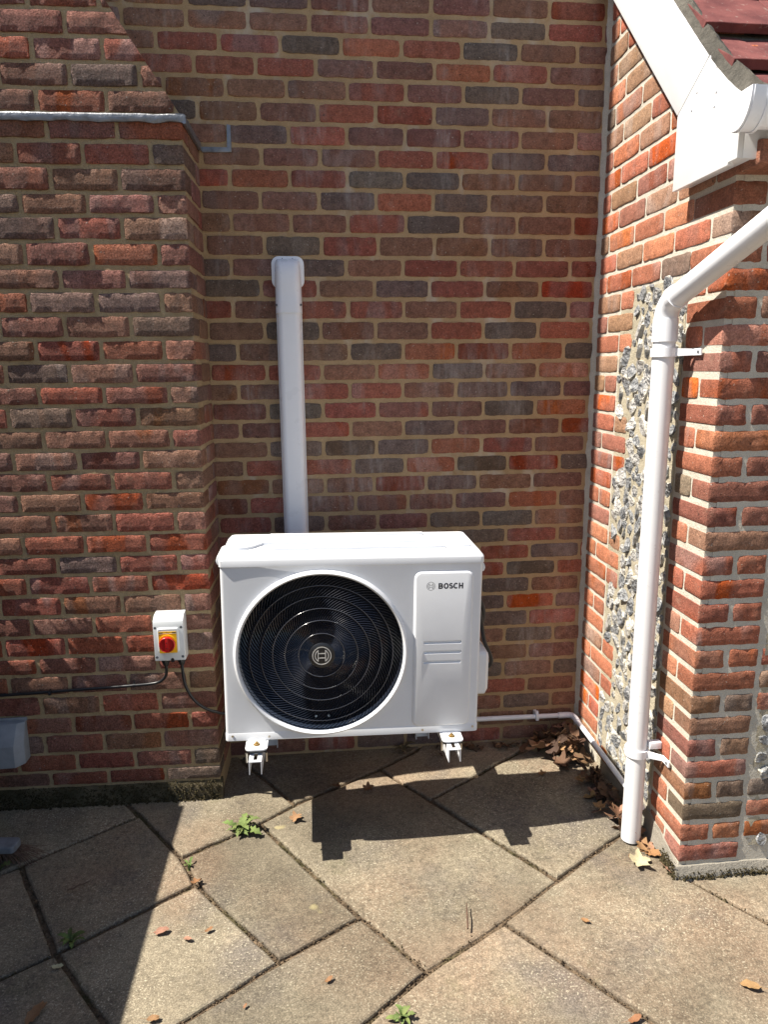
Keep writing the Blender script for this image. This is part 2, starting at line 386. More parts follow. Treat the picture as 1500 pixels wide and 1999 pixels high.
# ------------------------------------------------------------------ bricks
def brick_mesh(name, L, H, D, seed, amp, mat, rad=0.006, nx=9, edge=0.0022, bev=0.0042, rg=0.007):
    """front at y=0 looking to -Y, centred on x and z, body running back to y=D"""
    rnd = random.Random(seed); so_ = Vector((rnd.uniform(0, 90), rnd.uniform(0, 90), rnd.uniform(0, 90)))
    a, b = L/2, H/2
    xs = [-a, -a+rg] + [-a+rg+(L-2*rg)*k/(nx-1) for k in range(1, nx-1)] + [a-rg, a]
    zs = [-b, -b+rg*0.85, -b*0.3, b*0.3, b-rg*0.85, b]
    NX, NZ = len(xs), len(zs); vs = []; idx = {}
    kc = [rad*rnd.uniform(0.4, 1.7) for _ in range(4)]
    for i, x in enumerate(xs):
        for j, z in enumerate(zs):
            p = Vector((x, 0, z))
            q = p*26+so_
            n1 = noise.noise(q); n2 = noise.noise(q*3.1+Vector((5, 5, 5)))
            y = amp*(n1*1.1+n2*0.5)
            ex = i in (0, NX-1); ez = j in (0, NZ-1); ex2 = i in (1, NX-2); ez2 = j in (1, NZ-2)
            dx = dz = 0
            if ex or ez: y += bev*(0.6+0.9*abs(noise.noise(q*0.7+Vector((9, 2, 4)))))
            if ez: dz = -math.copysign(1, z)*abs(noise.noise(Vector((x*34, z*9, 0))+so_))*edge*1.6
            if ex: dx = -math.copysign(1, x)*abs(noise.noise(Vector((x*9, z*50, 3))+so_))*edge*1.6
            c = kc[(0 if x < 0 else 1)+(0 if z < 0 else 2)]
            if ex and ez: dx -= math.copysign(c, x); dz -= math.copysign(c*0.9, z); y += 0.003
            elif ex and ez2: dx -= math.copysign(c*0.28, x)
            elif ex2 and ez: dz -= math.copysign(c*0.28, z)
            idx[i, j] = len(vs); vs.append((x+dx, y, z+dz))
    fs = [(idx[i, j], idx[i+1, j], idx[i+1, j+1], idx[i, j+1]) for i in range(NX-1) for j in range(NZ-1)]
    per = [idx[i, 0] for i in range(NX)] + [idx[NX-1, j] for j in range(1, NZ)] + [idx[i, NZ-1] for i in range(NX-2, -1, -1)] + [idx[0, j] for j in range(NZ-2, 0, -1)]
    n = len(per); prev = per
    for yy, k in ((0.012, 1.0), (D, 0.995)):
        cur = []
        for q in per:
            cur.append(len(vs)); vs.append((vs[q][0]*k, yy, vs[q][2]*k))
        fs += [(prev[t], cur[t], cur[(t+1) % n], prev[(t+1) % n]) for t in range(n)]
        prev = cur
    me = bpy.data.meshes.new(name); me.from_pydata(vs, [], fs); me.materials.append(mat)
    finish(me, angle=50)
    return me
def variants(kind, L, D, amp, mat, n, rad, edge=0.0022, nx=9, bev=0.0042, rg=0.007):
    return [brick_mesh('brick', L, 0.064, D, hash((kind, k)) % 9973 if False else 31*k+len(kind)*7+int(L*1000)+int(D*1000), amp, mat, rad, nx, edge, bev, rg) for k in range(n)]
BR = {
 'w_s': variants('w', 0.213, 0.10, 0.0010, M['brick_wall'], 10, 0.007, 0.0035, 12, 0.0026),
 'w_h': variants('wh', 0.101, 0.10, 0.0010, M['brick_wall'], 4, 0.006, 0.0035, 6, 0.0026),
 'c_s': variants('ccc', 0.213, 0.10, 0.0020, M['brick_chimney'], 10, 0.006, 0.004, nx=13, bev=0.0036, rg=0.005),
 'c_h': variants('cch', 0.101, 0.21, 0.0017, M['brick_chimney'], 5, 0.006, 0.004, nx=7, bev=0.0036, rg=0.005),
 'e_s': variants('ees', 0.213, 0.10, 0.0012, M['brick_ext'], 8, 0.004, 0.0026, 11, 0.0026),
 'e_h': variants('eeh', 0.101, 0.10, 0.0012, M['brick_ext'], 5, 0.004, 0.0026, 6, 0.0026),
 'f_s': variants('ffs', 0.213, 0.10, 0.0028, M['brick_ext'], 6, 0.004, 0.003, nx=12),
 'f_h': variants('ffh', 0.101, 0.212, 0.0028, M['brick_ext'], 5, 0.004, 0.003, nx=7),
}
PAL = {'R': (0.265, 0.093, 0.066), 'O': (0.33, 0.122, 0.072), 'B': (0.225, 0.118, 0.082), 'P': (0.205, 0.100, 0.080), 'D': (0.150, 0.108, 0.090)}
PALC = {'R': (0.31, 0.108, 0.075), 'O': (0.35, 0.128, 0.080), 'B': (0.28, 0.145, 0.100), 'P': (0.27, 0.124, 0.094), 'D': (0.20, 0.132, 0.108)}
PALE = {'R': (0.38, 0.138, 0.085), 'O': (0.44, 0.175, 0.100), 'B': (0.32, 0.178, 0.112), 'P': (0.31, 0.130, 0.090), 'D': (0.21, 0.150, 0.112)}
PALF = {k: tuple(c*0.78 for c in v) for k, v in PALE.items()}  # front-face bricks darkened in colour to stand in for the weaker light there
def jit(c, rnd, k=0.12):
    f = 1+rnd.uniform(-k, k)
    return tuple(max(0.01, x*f*(1+rnd.uniform(-0.06, 0.06))) for x in c)
def pick(weights, rnd):
    keys = list(weights); return rnd.choices(keys, [weights[k] for k in keys])[0]
def put_brick(kind, parent, centre, length, height, face='front', color=(0.2, 0.1, 0.08), rnd=RND, nomL=None, tilt=0.0, skew=0.0):
    ms = BR[kind]; me = rnd.choice(ms)
    nom = 0.101 if kind.endswith('h') else 0.213
    rz = 0 if face == 'front' else -math.pi/2 if face == 'left' else math.pi/2
    sx = length/nom*(1 if rnd.random() < 0.5 else -1 if kind[2] == 's' else 1)
    sx = abs(sx)
    return link('brick', me, parent, centre, (rnd.uniform(-tilt, tilt), rnd.uniform(-0.006, 0.006), rz+rnd.uniform(-tilt, tilt)+skew), (sx, 1, height/0.064), color)

# ------------------------------------------------------------------ ground and paving
XR, XC, DC, DR = 1.418, -0.173, 0.297, 0.94
mb = MB(); mb.add([(-60, -90, -0.013), (70, -90, -0.013), (70, 40, -0.013), (-60, 40, -0.013)], [(0, 1, 2, 3)])
ground = tag(mb.build('ground', M['soil'], smooth=False), 'dark soil bedding under the paving', kind='structure')
V = {'a': (-0.568, -0.277), 'b': (-0.484, -0.385), 'c': (-0.277, -0.654), 'd': (-0.207, -0.793), 'e': (0.089, -1.146), 'f': (-0.015, -0.489), 'g': (0.119, -0.38), 'h': (0.475, -0.169), 'i': (0.336, -1.001), 'j': (0.515, -1.228), 'k': (0.659, -0.414), 'l': (1.015, -0.908), 'm': (0.779, -1.073), 'n': (1.275, -0.738), 'o': (1.129, -0.093), 'q': (0.651, -0.038), 'r': (-0.105, -0.053), 's': (1.103, -1.477), 't': (0.304, -1.39), 'M': (-0.185, -1.336), 'u': (-0.835, -0.632), 'v': (-0.578, -1.045), 'w': (-0.346, -1.322),
     'L8a': (1.442, -0.949), 'L8b': (1.597, -1.162),
     'a0': (-0.70, -0.10), 'u0': (-1.25, -0.90), 'ul': (-1.6, -0.2), 'v0': (-1.05, -1.335), 'w1': (-0.06, -1.70), 'w0': (-0.60, -1.98), 'M1': (-0.52, -1.55), 's1': (1.45, -1.95), 't1': (0.02, -1.60), 'mt': (0.50, -1.90), 'sm': (0.92, -2.2),
     'bq': (0.72, 0.06), 'bo': (1.20, 0.06), 'br': (-0.16, 0.06), 'rc': (1.50, 0.06), 'rn': (1.50, -0.60), 'r8': (2.3, -1.9), 'r9': (2.6, -0.9), 'r7': (1.75, -2.35), 'uu': (-1.6, -0.9), 'vv': (-1.6, -1.6)}
SLABS = ['a0 a b u u0 ul', 'a b c f g r br a0', 'b c d v u', 'd e M w v', 'c f i e d', 'f g h k l m j i', 'g r br bq q h', 'h q bq bo o k', 'k o bo rc rn n l',
         'e i j t t1 M', 'm s sm mt t1 t j', 'm l n rn L8a L8b r8 s1 s', 'L8a L8b r8 r9 rn', 'u v v0 vv u0', 'v w w0 v0', 'w M t1 mt w1 w0', 's s1 r7 sm']
patio = tag(empty('patio', (0.3, -0.8, 0)), 'patio of weathered diagonal paving slabs', kind='structure')
def inset(poly, d):
    n = len(poly); area = sum(poly[i][0]*poly[(i+1) % n][1]-poly[(i+1) % n][0]*poly[i][1] for i in range(n))
    if area < 0: poly = poly[::-1]
    out = []
    for i in range(n):
        p0, p1, p2 = Vector(poly[i-1]), Vector(poly[i]), Vector(poly[(i+1) % n])
        e1 = (p1-p0).normalized(); e2 = (p2-p1).normalized()
        n1 = Vector((-e1.y, e1.x)); n2 = Vector((-e2.y, e2.x)); bis = (n1+n2)
        k = d/max(0.35, bis.length_squared/2)
        out.append(p1+bis*k)
    return out
def slab(poly, seed):
    rnd = random.Random(seed); base = inset([V[k] for k in poly.split()], 0.0065)
    pts = []
    for i, p in enumerate(base):
        q = base[(i+1) % len(base)]; L = (q-p).length; m = max(2, int(L/0.045))
        nrm = Vector((-(q-p).y, (q-p).x)).normalized()
        for k in range(m):
            t = k/m; w = p.lerp(q, t)
            j = noise.noise(Vector((w.x*9, w.y*9, seed)))*0.006+noise.noise(Vector((w.x*45, w.y*45, seed)))*0.0035
            pts.append(w+nrm*(abs(j) if 0 < k else 0.004))
    cen = sum(pts, Vector((0, 0)))/len(pts)
    tx, ty, hz = rnd.uniform(-0.006, 0.006), rnd.uniform(-0.006, 0.006), rnd.uniform(-0.002, 0.003)
    def z(p, dz): return hz+tx*(p.x-cen.x)+ty*(p.y-cen.y)+dz
    def sh(p, d): return p+(cen-p).normalized()*d
    rings = []
    for d, dz in ((0.0, -0.05), (0.0, -0.008), (0.0025, -0.0035), (0.009, -0.0005)):
        rings.append([(sh(p, d).x-0.3, sh(p, d).y+0.8, z(p, dz)) for p in pts])
    m = MB(); m.loft(rings, cap=False)
    n = len(pts); top = [i+3*n for i in range(n)]; m.f.append(tuple(top)); m.mi.append(0)
    return m.build('paving_slab', M['slab'], patio, angle=60, smooth=False)
for i, s in enumerate(SLABS): slab(s, i+3)
mb = MB()
outer = [(-60, -90), (70, -90), (70, 40), (-60, 40)]
for x0, x1, y0, y1 in ((-60, -1.62, -90, 40), (2.75, 70, -90, -0.95), (-1.62, 2.75, -90, -2.4)): mb.add([(x0, y0, -0.004), (x1, y0, -0.004), (x1, y1, -0.004), (x0, y1, -0.004)], [(0, 1, 2, 3)])
tag(mb.build('yard', M['slab'], smooth=False), 'worn concrete yard around the patio', kind='structure')

# ------------------------------------------------------------------ house wall (back)
ZB = [2.993, 2.9187, 2.8436, 2.7676, 2.6908, 2.6112, 2.5326, 2.455, 2.3783, 2.297, 2.2147, 2.1295, 2.0512, 1.972, 1.8899, 1.8069, 1.7249, 1.6483, 1.5709, 1.4926, 1.4157, 1.338, 1.2594, 1.1823, 1.0999, 1.0188, 0.945, 0.8695, 0.795, 0.7168, 0.6399, 0.5599, 0.4814, 0.3997, 0.3172, 0.2388, 0.1575, 0.080, 0.002]
PX = {0: [0.259, 0.484, 0.717, 0.941, 1.166], 1: [0.149, 0.375, 0.604, 0.835, 1.061, 1.29], 2: [0.279, 0.502, 0.731, 0.954, 1.178], 3: [0.167, 0.396, 0.619, 0.844, 1.07, 1.294], 4: [0.06, 0.282, 0.502, 0.729, 0.952, 1.179], 5: [0.17, 0.391, 0.617, 0.842, 1.073, 1.297], 6: [0.064, 0.287, 0.507, 0.733, 0.956, 1.181], 7: [0.169, 0.39, 0.614, 0.837, 1.064, 1.296], 8: [0.054, 0.278, 0.502, 0.728, 0.953, 1.18], 9: [0.168, 0.391, 0.619, 0.843, 1.07, 1.3], 10: [0.063, 0.285, 0.508, 0.734, 0.958, 1.183], 11: [0.38, 0.607, 0.833, 1.062, 1.296], 12: [0.267, 0.493, 0.716, 0.942, 1.174], 13: [0.385, 0.61, 0.835, 1.062, 1.297], 14: [0.273, 0.495, 0.717, 0.938, 1.171], 15: [0.386, 0.608, 0.827, 1.055, 1.283], 16: [0.275, 0.498, 0.722, 0.946, 1.174], 17: [0.386, 0.605, 0.828, 1.054, 1.284], 18: [0.275, 0.499, 0.72, 0.946, 1.169], 19: [0.387, 0.608, 0.83, 1.052, 1.282], 20: [0.273, 0.494, 0.719, 0.941, 1.168], 21: [0.395, 0.615, 0.832, 1.056, 1.284], 22: [0.276, 0.482, 0.704, 0.929, 1.167], 23: [0.402, 0.626, 0.827, 1.059, 1.285], 24: [0.276, 0.495, 0.716, 0.945, 1.179], 25: [1.058, 1.288], 26: [1.166], 27: [1.057, 1.288], 28: [1.173], 29: [1.062, 1.288], 30: [1.169], 31: [1.061, 1.288], 32: [1.172], 33: [1.06, 1.29], 34: [1.171], 35: [1.06, 1.288], 36: [1.171], 37: [1.06, 1.288]}
# colour of each brick read off the photograph, row by row; the first letter belongs to the brick left of the first joint
CODE = {-1: 'DPPPBRP', 0: 'BPPBDR', 1: 'RDOR DBP'.replace(' ', ''), 2: 'RPPORP', 3: 'BBRPDPD', 4: 'BPRRDBB', 5: 'DRPPPBR', 6: 'BPBRRDD', 7: 'ORDDBBB', 8: 'BPDODBB', 9: 'BBRDBBR', 10: 'BDRBBBB',
        11: 'DBRRRR', 12: 'RBDRBR', 13: 'RRBRDR', 14: 'DPPRDO', 15: 'BDOPOD', 16: 'RBODBO', 17: 'RRBDDP', 18: 'DRPPDO', 19: 'RBDBBR', 20: 'DDDORB', 21: 'RDODRD', 22: 'BBRDBB', 23: 'BPPPOB', 24: 'DPPDDB', 25: 'DRB', 26: 'RD', 27: 'RDR', 28: 'DB', 29: 'DOB', 30: 'DR', 31: 'BDB', 32: 'BB', 33: 'DBD', 34: 'RB', 35: 'BDB', 36: 'BB', 37: 'RBB'}
house = tag(empty('house_wall', (0.4, 0.0, 0)), 'shaded red and grey brick house wall behind the heat pump', 'wall')
m = MB(); m.box(-2.4, 1.66, 0.0042, 0.30, -0.05, 3.30)
m.v = [(x-0.4, y, z) for x, y, z in m.v]; m.build('mortar', M['mortar_sand'], house, smooth=False)
m = MB(); m.box(-2.4, 4.0, 0.001, 0.30, 3.301, 4.6)
m.v = [(x-0.4, y, z) for x, y, z in m.v]; m.build('upper_brickwork', M['far_brick'], house, smooth=False)
def back_rows():
    rnd = random.Random(11); Z = {k: z for k, z in enumerate(ZB)}
    for k in range(1, 5): Z[-k] = ZB[0]+0.0765*k
    hidden = []
    for k in range(-4, 38):
        zt, zb = Z[k], Z[k+1]; zc = (zt+zb)/2; h = (zt-zb)-0.0138
        if k in PX: ps = list(PX[k])
        else: ps = [p+0.1125*((k) % 2) for p in (0.149, 0.375, 0.604, 0.835, 1.061)]
        n_left = 0
        left = -0.80 if zc > 2.45 else -0.19
        while ps[0]-0.225 > left-0.12: ps.insert(0, ps[0]-0.225+rnd.uniform(-0.003, 0.003)); n_left += 1
        while ps[-1]+0.226 < XR+0.02: ps.append(ps[-1]+0.226)
        ps.append(min(ps[-1]+0.226, XR+0.006))
        if ps[-1]-ps[-2] < 0.03: ps.pop()
        code = CODE.get(k, '')
        for i in range(len(ps)-1):
            a, b = ps[i]+0.0058, ps[i+1]-0.0058
            if b < left or b-a < 0.02: continue
            ci = i-n_left+1
            ch = code[ci] if 0 <= ci < len(code) else pick({'R': 3, 'B': 4, 'P': 3, 'D': 2.5, 'O': 0.6} if zc > 1.0 else {'R': 2, 'B': 5, 'P': 3, 'D': 2.5, 'O': 0.3}, rnd)
            kind = 'w_h' if b-a < 0.15 else 'w_s'
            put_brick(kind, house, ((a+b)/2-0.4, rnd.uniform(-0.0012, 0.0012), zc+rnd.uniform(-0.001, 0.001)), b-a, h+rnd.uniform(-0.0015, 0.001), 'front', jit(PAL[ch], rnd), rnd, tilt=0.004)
back_rows()

# ------------------------------------------------------------------ chimney breast (left)
ZC = [2.8483, 2.7698, 2.6926, 2.6144, 2.5368, 2.4534, 2.3753, 2.293, 2.2195, 2.135, 2.0495, 1.9731, 1.8923, 1.81, 1.7304, 1.6498, 1.5755, 1.4938, 1.4187, 1.3399, 1.263, 1.1881, 1.1066, 1.027, 0.9495, 0.8711, 0.7888, 0.7104, 0.6276, 0.5544, 0.4698, 0.3842, 0.3063, 0.2232, 0.1457, 0.081]
chim = tag(empty('chimney_breast', (-0.75, -DC/2+0.0145, 0), (0, 0, -0.025)), 'sunlit rough brick chimney breast with sloping shoulder, left of the heat pump', 'chimney')
OX, OY = -0.75, -DC/2
def edge_x(z): return XC if z < 2.53 else XC-0.006-(z-2.543)*0.645
cb = -DC+0.0052
m = MB()
core = [(-1.9, -0.05), (XC-0.0045, -0.05), (XC-0.0045, 2.53), (edge_x(2.545)-0.004, 2.545), (edge_x(3.4)-0.004, 3.4), (-1.9, 3.4)]
m.prism(core, lambda p, t: (p[0]-OX, t-OY, p[1]), cb, 0.003); m.build('mortar', M['mortar_chim'], chim, smooth=False)
m = MB(); m.prism([(-1.9, 3.401), (edge_x(3.401)-0.004, 3.401), (-0.80, 3.52), (-0.80, 7.6), (-1.9, 7.6)], lambda p, t: (p[0]-OX, t-OY, p[1]), cb, 0.003); m.build('stack', M['far_brick'], chim, smooth=False)
def cut_right(ob, x0, z0, slope):
    """saw the right end of a brick off along the line x = x0 - slope*(z - z0), in the space of its parent"""
    me = ob.data.copy(); ob.data = me
    bm = bmesh.new(); bm.from_mesh(me)
    bm.transform(Matrix.LocRotScale(ob.location, ob.rotation_euler, ob.scale))
    no = Vector((1, 0, slope)).normalized()
    bmesh.ops.bisect_plane(bm, geom=bm.verts[:]+bm.edges[:]+bm.faces[:], plane_co=(x0, 0, z0), plane_no=no, clear_outer=True)
    bm.transform(Matrix.LocRotScale(ob.location, ob.rotation_euler, ob.scale).inverted())
    bm.to_mesh(me); bm.free()
def chimney_rows():
    rnd = random.Random(23); Z = [ZC[0]+0.078*3, ZC[0]+0.078*2, ZC[0]+0.078]+ZC
    for k in range(len(Z)-1):
        zt, zb = Z[k], Z[k+1]; zc = (zt+zb)/2; h = zt-zb-0.0115
        rt = edge_x(zc); par = (k+1) % 2
        if 2.53 < zt < 2.55: pass
        shoulder = zb > 2.50
        if shoulder: xs = [XC-0.02-0.1125*(k % 2)-0.225*i+0.225 for i in range(0, 8)]
        else:
            first = 0.108 if par else 0.221
            xs = [XC]+[XC-first-0.2245*i+rnd.uniform(-0.004, 0.004) for i in range(0, 6)]
        for i in range(len(xs)-1):
            b, a = xs[i]-(0.0 if (i == 0 and not shoulder) else 0.0055), xs[i+1]+0.0055
            if b < -1.33: break
            if shoulder and a > edge_x(zb)-0.015: continue
            ch = pick({'R': 2.2, 'B': 4, 'P': 3, 'D': 1.6, 'O': 0.7} if zc > 1.1 else {'R': 4, 'B': 3, 'P': 2, 'D': 1, 'O': 2}, rnd)
            short = b-a < 0.14
            kind = 'c_h' if short else 'c_s'
            o = put_brick(kind, chim, ((a+b)/2-OX, -DC-OY+rnd.uniform(-0.002, 0.0025), zc+rnd.uniform(-0.001, 0.001)), b-a, h+rnd.uniform(-0.003, 0.003), 'front', jit(PALC[ch], rnd, 0.18), rnd, tilt=0.008, skew=-0.012)
            if shoulder and b > edge_x(zt)-0.01:
                cut_right(o, edge_x(2.7)-0.003-OX, 2.7, 0.645)
        if not shoulder:      # return face towards the house wall
            y0 = -DC+(0.222 if par else 0.112); y1 = -0.004
            ch = pick({'R': 1, 'B': 5, 'P': 3, 'D': 1}, rnd)
            put_brick('w_h' if y1-y0 < 0.14 else 'w_s', chim, (XC-OX, (y0+y1)/2-OY, zc), y1-y0, h, 'right', jit(PAL[ch], rnd), rnd, tilt=0.004)
chimney_rows()
# lead tray: front strip, return and the stepped piece let into the house wall
def lead_strip():
    m = MB(); n = 44; fr = []; 
    for i in range(n+1):
        x = -1.30+(XC+0.010+1.30)*i/n; wv = noise.noise(Vector((x*11, 0, 1)))*0.009; wz = noise.noise(Vector((x*17, 3, 0)))*0.005
        y = -DC-0.011+wv*0.7
        fr.append([(x-OX, -DC+0.02-OY, 2.541), (x-OX, y+0.004-OY, 2.5375+wz*0.4), (x-OX, y-OY, 2.533+wz*0.5), (x-OX, y-0.001-OY, 2.521+wz), (x-OX, y+0.002-OY, 2.512+wz*1.6), (x-OX, -DC+0.004-OY, 2.513+wz), (x-OX, -DC+0.02-OY, 2.53)])
    m.loft(fr)
    rt = []
    for i in range(13):
        y = -DC-0.010+(DC+0.006)*i/12; wv = noise.noise(Vector((y*20, 4, 1)))*0.003
        x = XC+0.012+wv
        rt.append([(XC-0.02-OX, y-OY, 2.540), (x-0.003-OX, y-OY, 2.537), (x-OX, y-OY, 2.531), (x-OX, y-OY, 2.508+wv), (x-0.008-OX, y-OY, 2.508), (XC-0.02-OX, y-OY, 2.53)])
    m.loft(rt)
    m.build('lead_flashing', M['lead'], chim, angle=35)
lead_strip()
m = MB()
m.prism([(-0.158, 2.503), (-0.046, 2.505), (-0.046, 2.600), (-0.060, 2.602), (-0.062, 2.522), (-0.158, 2.522)], lambda p, t: (p[0]-0.4, t, p[1]), -0.0055, 0.01)
m.build('lead_step', M['lead'], house, bevel=0.0015)
# mossy footing of the chimney
def moss_band(name, parent, pts, off, n, seed, mat='moss', smin=0.004, smax=0.011):
    rnd = random.Random(seed); m = MB()
    for _ in range(n):
        (x0, y0, z0), (x1, y1, z1) = pts; t = rnd.random(); h = rnd.random()**1.8
        c = Vector((x0+(x1-x0)*t+rnd.gauss(0, 0.003), y0+(y1-y0)*t+rnd.gauss(0, 0.004), z0+(z1-z0)*h))
        r = rnd.uniform(smin, smax)*(1.1-0.5*h)
        k = [Vector((rnd.gauss(0, 1), rnd.gauss(0, 1), rnd.gauss(0, 1))).normalized()*r*rnd.uniform(0.6, 1.3) for _ in range(2)]
        up = Vector((rnd.gauss(0, .4), rnd.gauss(0, .4)-0.4, 1)).normalized()
        a = up.orthogonal().normalized(); b = up.cross(a)
        ring = [c+r*(math.cos(q)*a+math.sin(q)*b)*rnd.uniform(0.6, 1.3) for q in [2*math.pi*i/5 for i in range(5)]]
        vs = ring+[c+up*r*rnd.uniform(0.5, 1.3), c-up*r*0.6]
        m.add([v-Vector(off) for v in vs], [(i, (i+1) % 5, 5) for i in range(5)]+[((i+1) % 5, i, 6) for i in range(5)])
    o = m.build(name, M[mat], parent, smooth=False)
    return tag(o, kind='stuff')
m = MB(); rings = []
for i in range(40):
    x = -1.33+(XC+0.004+1.33)*i/39; j = noise.noise(Vector((x*17, 0, 0)))*0.006
    rings.append([(x-OX, -DC+0.02-OY, 0.082), (x-OX, -DC+0.001-OY+j*0.5, 0.075+j), (x-OX, -DC-0.006-OY+j, 0.05), (x-OX, -DC-0.012-OY+j, -0.02), (x-OX, -DC+0.02-OY, -0.02)])
m.loft(rings); m.build('footing', M['mossy'], chim, angle=50)
moss_band('moss', chim, ((-1.3, -DC-0.010, 0.0), (XC, -DC-0.008, 0.085)), (OX, OY, 0), 3200, 5, smin=0.002, smax=0.006)

# ------------------------------------------------------------------ extension (right): flint and brick wall, eaves, roof
ext = tag(empty('extension', (2.2, -0.47, 0)), 'sunlit brick and flint extension with tiled roof at the right', 'building')
EX, EY = 2.2, -0.47
def E_(x, y, z): return (x-EX, y-EY, z)
ZE = lambda k: 1.13+0.0773*k           # bed joints; k from -13 upwards
def under_roof(z): return -(0.13+(3.0-z)/1.03)-0.10   # nearest y the gable wall reaches at height z
m = MB()
prof = [(0.02, -0.05), (-DR+0.0045, -0.05), (-DR+0.0045, 2.28), (-0.72, 2.50), (0.02, 3.22)]
m.prism(prof, lambda p, t: (t-EX, p[0]-EY, p[1]), XR+0.0045, XR+0.25)
m.box(XR+0.03-EX, 3.9-EX, -DR+0.0025-EY, -DR+0.25-EY, -0.048, 2.279)
m.build('mortar', M['mortar_pale'], ext, smooth=False)
def ext_rows():
    rnd = random.Random(5)
    W = {'R': 3.0, 'O': 3.0, 'B': 2.4, 'P': 0.8, 'D': 0.4}
    WF = {'R': 3, 'O': 2.0, 'B': 2, 'P': 1.5, 'D': 1.0}
    for k in range(-14, 27):
        zb, zt = ZE(k), ZE(k+1); zc = (zb+zt)/2; h = 0.0773-0.0125
        if zb < -0.01: continue
        def side(y_from, y_to, kind=None, dx=0.0):
            """brick on the gable face between two y values (y_from nearer the house wall)"""
            L = abs(y_to-y_from)-0.010
            if L < 0.02: return
            put_brick('e_h' if L < 0.15 else 'e_s', ext, E_(XR+rnd.uniform(-0.0012, 0.0012)+dx, (y_from+y_to)/2, zc), L, h+rnd.uniform(-0.0015, 0.001), 'left', jit(PALE[pick(W, rnd)], rnd), rnd, tilt=0.004)
        lim = under_roof(zt)
        if zc > 1.98:                      # plain brickwork above the flint panel
            odd = k % 2
            ys = [0.0] + [-(0.085 if odd else 0.165)-0.2245*i for i in range(6)]
            wrap = zt < 2.27
            end = -0.728 if odd else -0.8325
            for a, b in zip(ys, ys[1:]):
                if wrap:
                    if b < end+0.03: side(a, end); break
                    side(a, b)
                else:
                    if a < lim: break
                    side(a, b)
            if not wrap: continue
            c = jit(PALE[pick(WF, rnd)], rnd)
        # inner jamb, three courses wide and three narrow
        else:
            if zc > 0.08:
                wide = ((k+1)//3) % 2 == 0 if False else ((10-k)//3) % 2 == 0
                w = 0.345 if wide else 0.228
                if wide:
                    if k % 2: side(0, -0.11); side(-0.11, -w)
                    else: side(0, -0.225); side(-0.225, -w)
                else:
                    if k % 2: side(0, -w)
                    else: side(0, -0.113); side(-0.113, -w)
            c = None
        # outer quoin wrapping the corner
        stretch_front = (k % 2 == 0)
        y_in = -0.725
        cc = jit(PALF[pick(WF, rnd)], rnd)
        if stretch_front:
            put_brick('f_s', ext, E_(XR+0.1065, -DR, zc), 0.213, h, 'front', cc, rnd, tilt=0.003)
            if zc < 1.98: side(y_in, -DR+0.1075)
            elif zc > 1.98: side(-0.725, -DR+0.1075) if (k % 2 == 0 and False) else None
        else:
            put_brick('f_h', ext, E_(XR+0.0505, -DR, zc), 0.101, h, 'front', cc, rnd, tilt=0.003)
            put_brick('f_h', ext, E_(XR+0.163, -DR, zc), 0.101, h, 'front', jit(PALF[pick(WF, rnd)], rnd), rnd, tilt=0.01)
        longer = ((k+13)//3) % 2 == 0 or zc > 1.75
        x = XR+0.2245
        if longer:
            for L in (0.10, 0.213) if stretch_front else (0.213,):
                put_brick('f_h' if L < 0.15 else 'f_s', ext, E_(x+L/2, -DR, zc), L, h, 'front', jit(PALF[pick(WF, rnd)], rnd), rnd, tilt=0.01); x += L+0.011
            if zc > 1.75:
                while x < 2.4:
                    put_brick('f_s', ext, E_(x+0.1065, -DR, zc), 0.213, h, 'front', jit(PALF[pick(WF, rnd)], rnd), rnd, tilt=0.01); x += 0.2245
ext_rows()
# mortar fillet in the inside corner
m = MB(); rings = []
for i in range(180):
    z = -0.02+3.2*i/179; j = noise.noise(Vector((0, 0, z*16)))*0.007+noise.noise(Vector((3, 0, z*60)))*0.003
    rings.append([(XR+0.01-EX, 0.01-EY, z), (XR-0.015+j-EX, 0.006-EY, z), (XR-0.013+j-EX, -0.003-EY, z), (XR-0.003-EX, -0.016-j-EY, z), (XR+0.01-EX, -0.018-EY, z)])
m.loft(rings); m.build('corner_fillet', M['mortar_pale'], ext, angle=30)
# flint panels
def flint_mesh(seed):
    rnd = random.Random(seed); bm = bmesh.new(); bmesh.ops.create_icosphere(bm, subdivisions=2, radius=1.0)
    sh = Vector((rnd.uniform(0.75, 1.05), 1.0, rnd.uniform(0.85, 1.25))); o = Vector((seed*3.7, 1, 2))
    planes = [(Vector((rnd.gauss(0, 0.16), -1, rnd.gauss(0, 0.16))).normalized(), rnd.uniform(0.26, 0.36)), (Vector((rnd.gauss(0, 0.6), -1, rnd.gauss(0, 0.6))).normalized(), rnd.uniform(0.36, 0.5))]
    for q in range(6):
        a = 2*math.pi*(q+rnd.uniform(-.3, .3))/6; planes.append((Vector((math.cos(a), rnd.uniform(-0.25, 0.1), math.sin(a))).normalized(), rnd.uniform(0.62, 0.92)))
    for v in bm.verts:
        p = v.co.copy(); p *= 1.1+0.30*noise.noise(p*1.6+o)
        for nrm, d in planes:
            e = p.dot(nrm)-d
            if e > 0: p -= nrm*e
        p += Vector((noise.noise(p*4+o), noise.noise(p*4+o+Vector((9, 0, 0))), noise.noise(p*4-o)))*0.05
        v.co = Vector((p.x*sh.x, p.y*sh.y, p.z*sh.z))
    me = bpy.data.meshes.new('flint'); bm.to_mesh(me); bm.free(); me.materials.append(M['flint']); finish(me, angle=24)
    return me
FL = [flint_mesh(k) for k in range(14)]
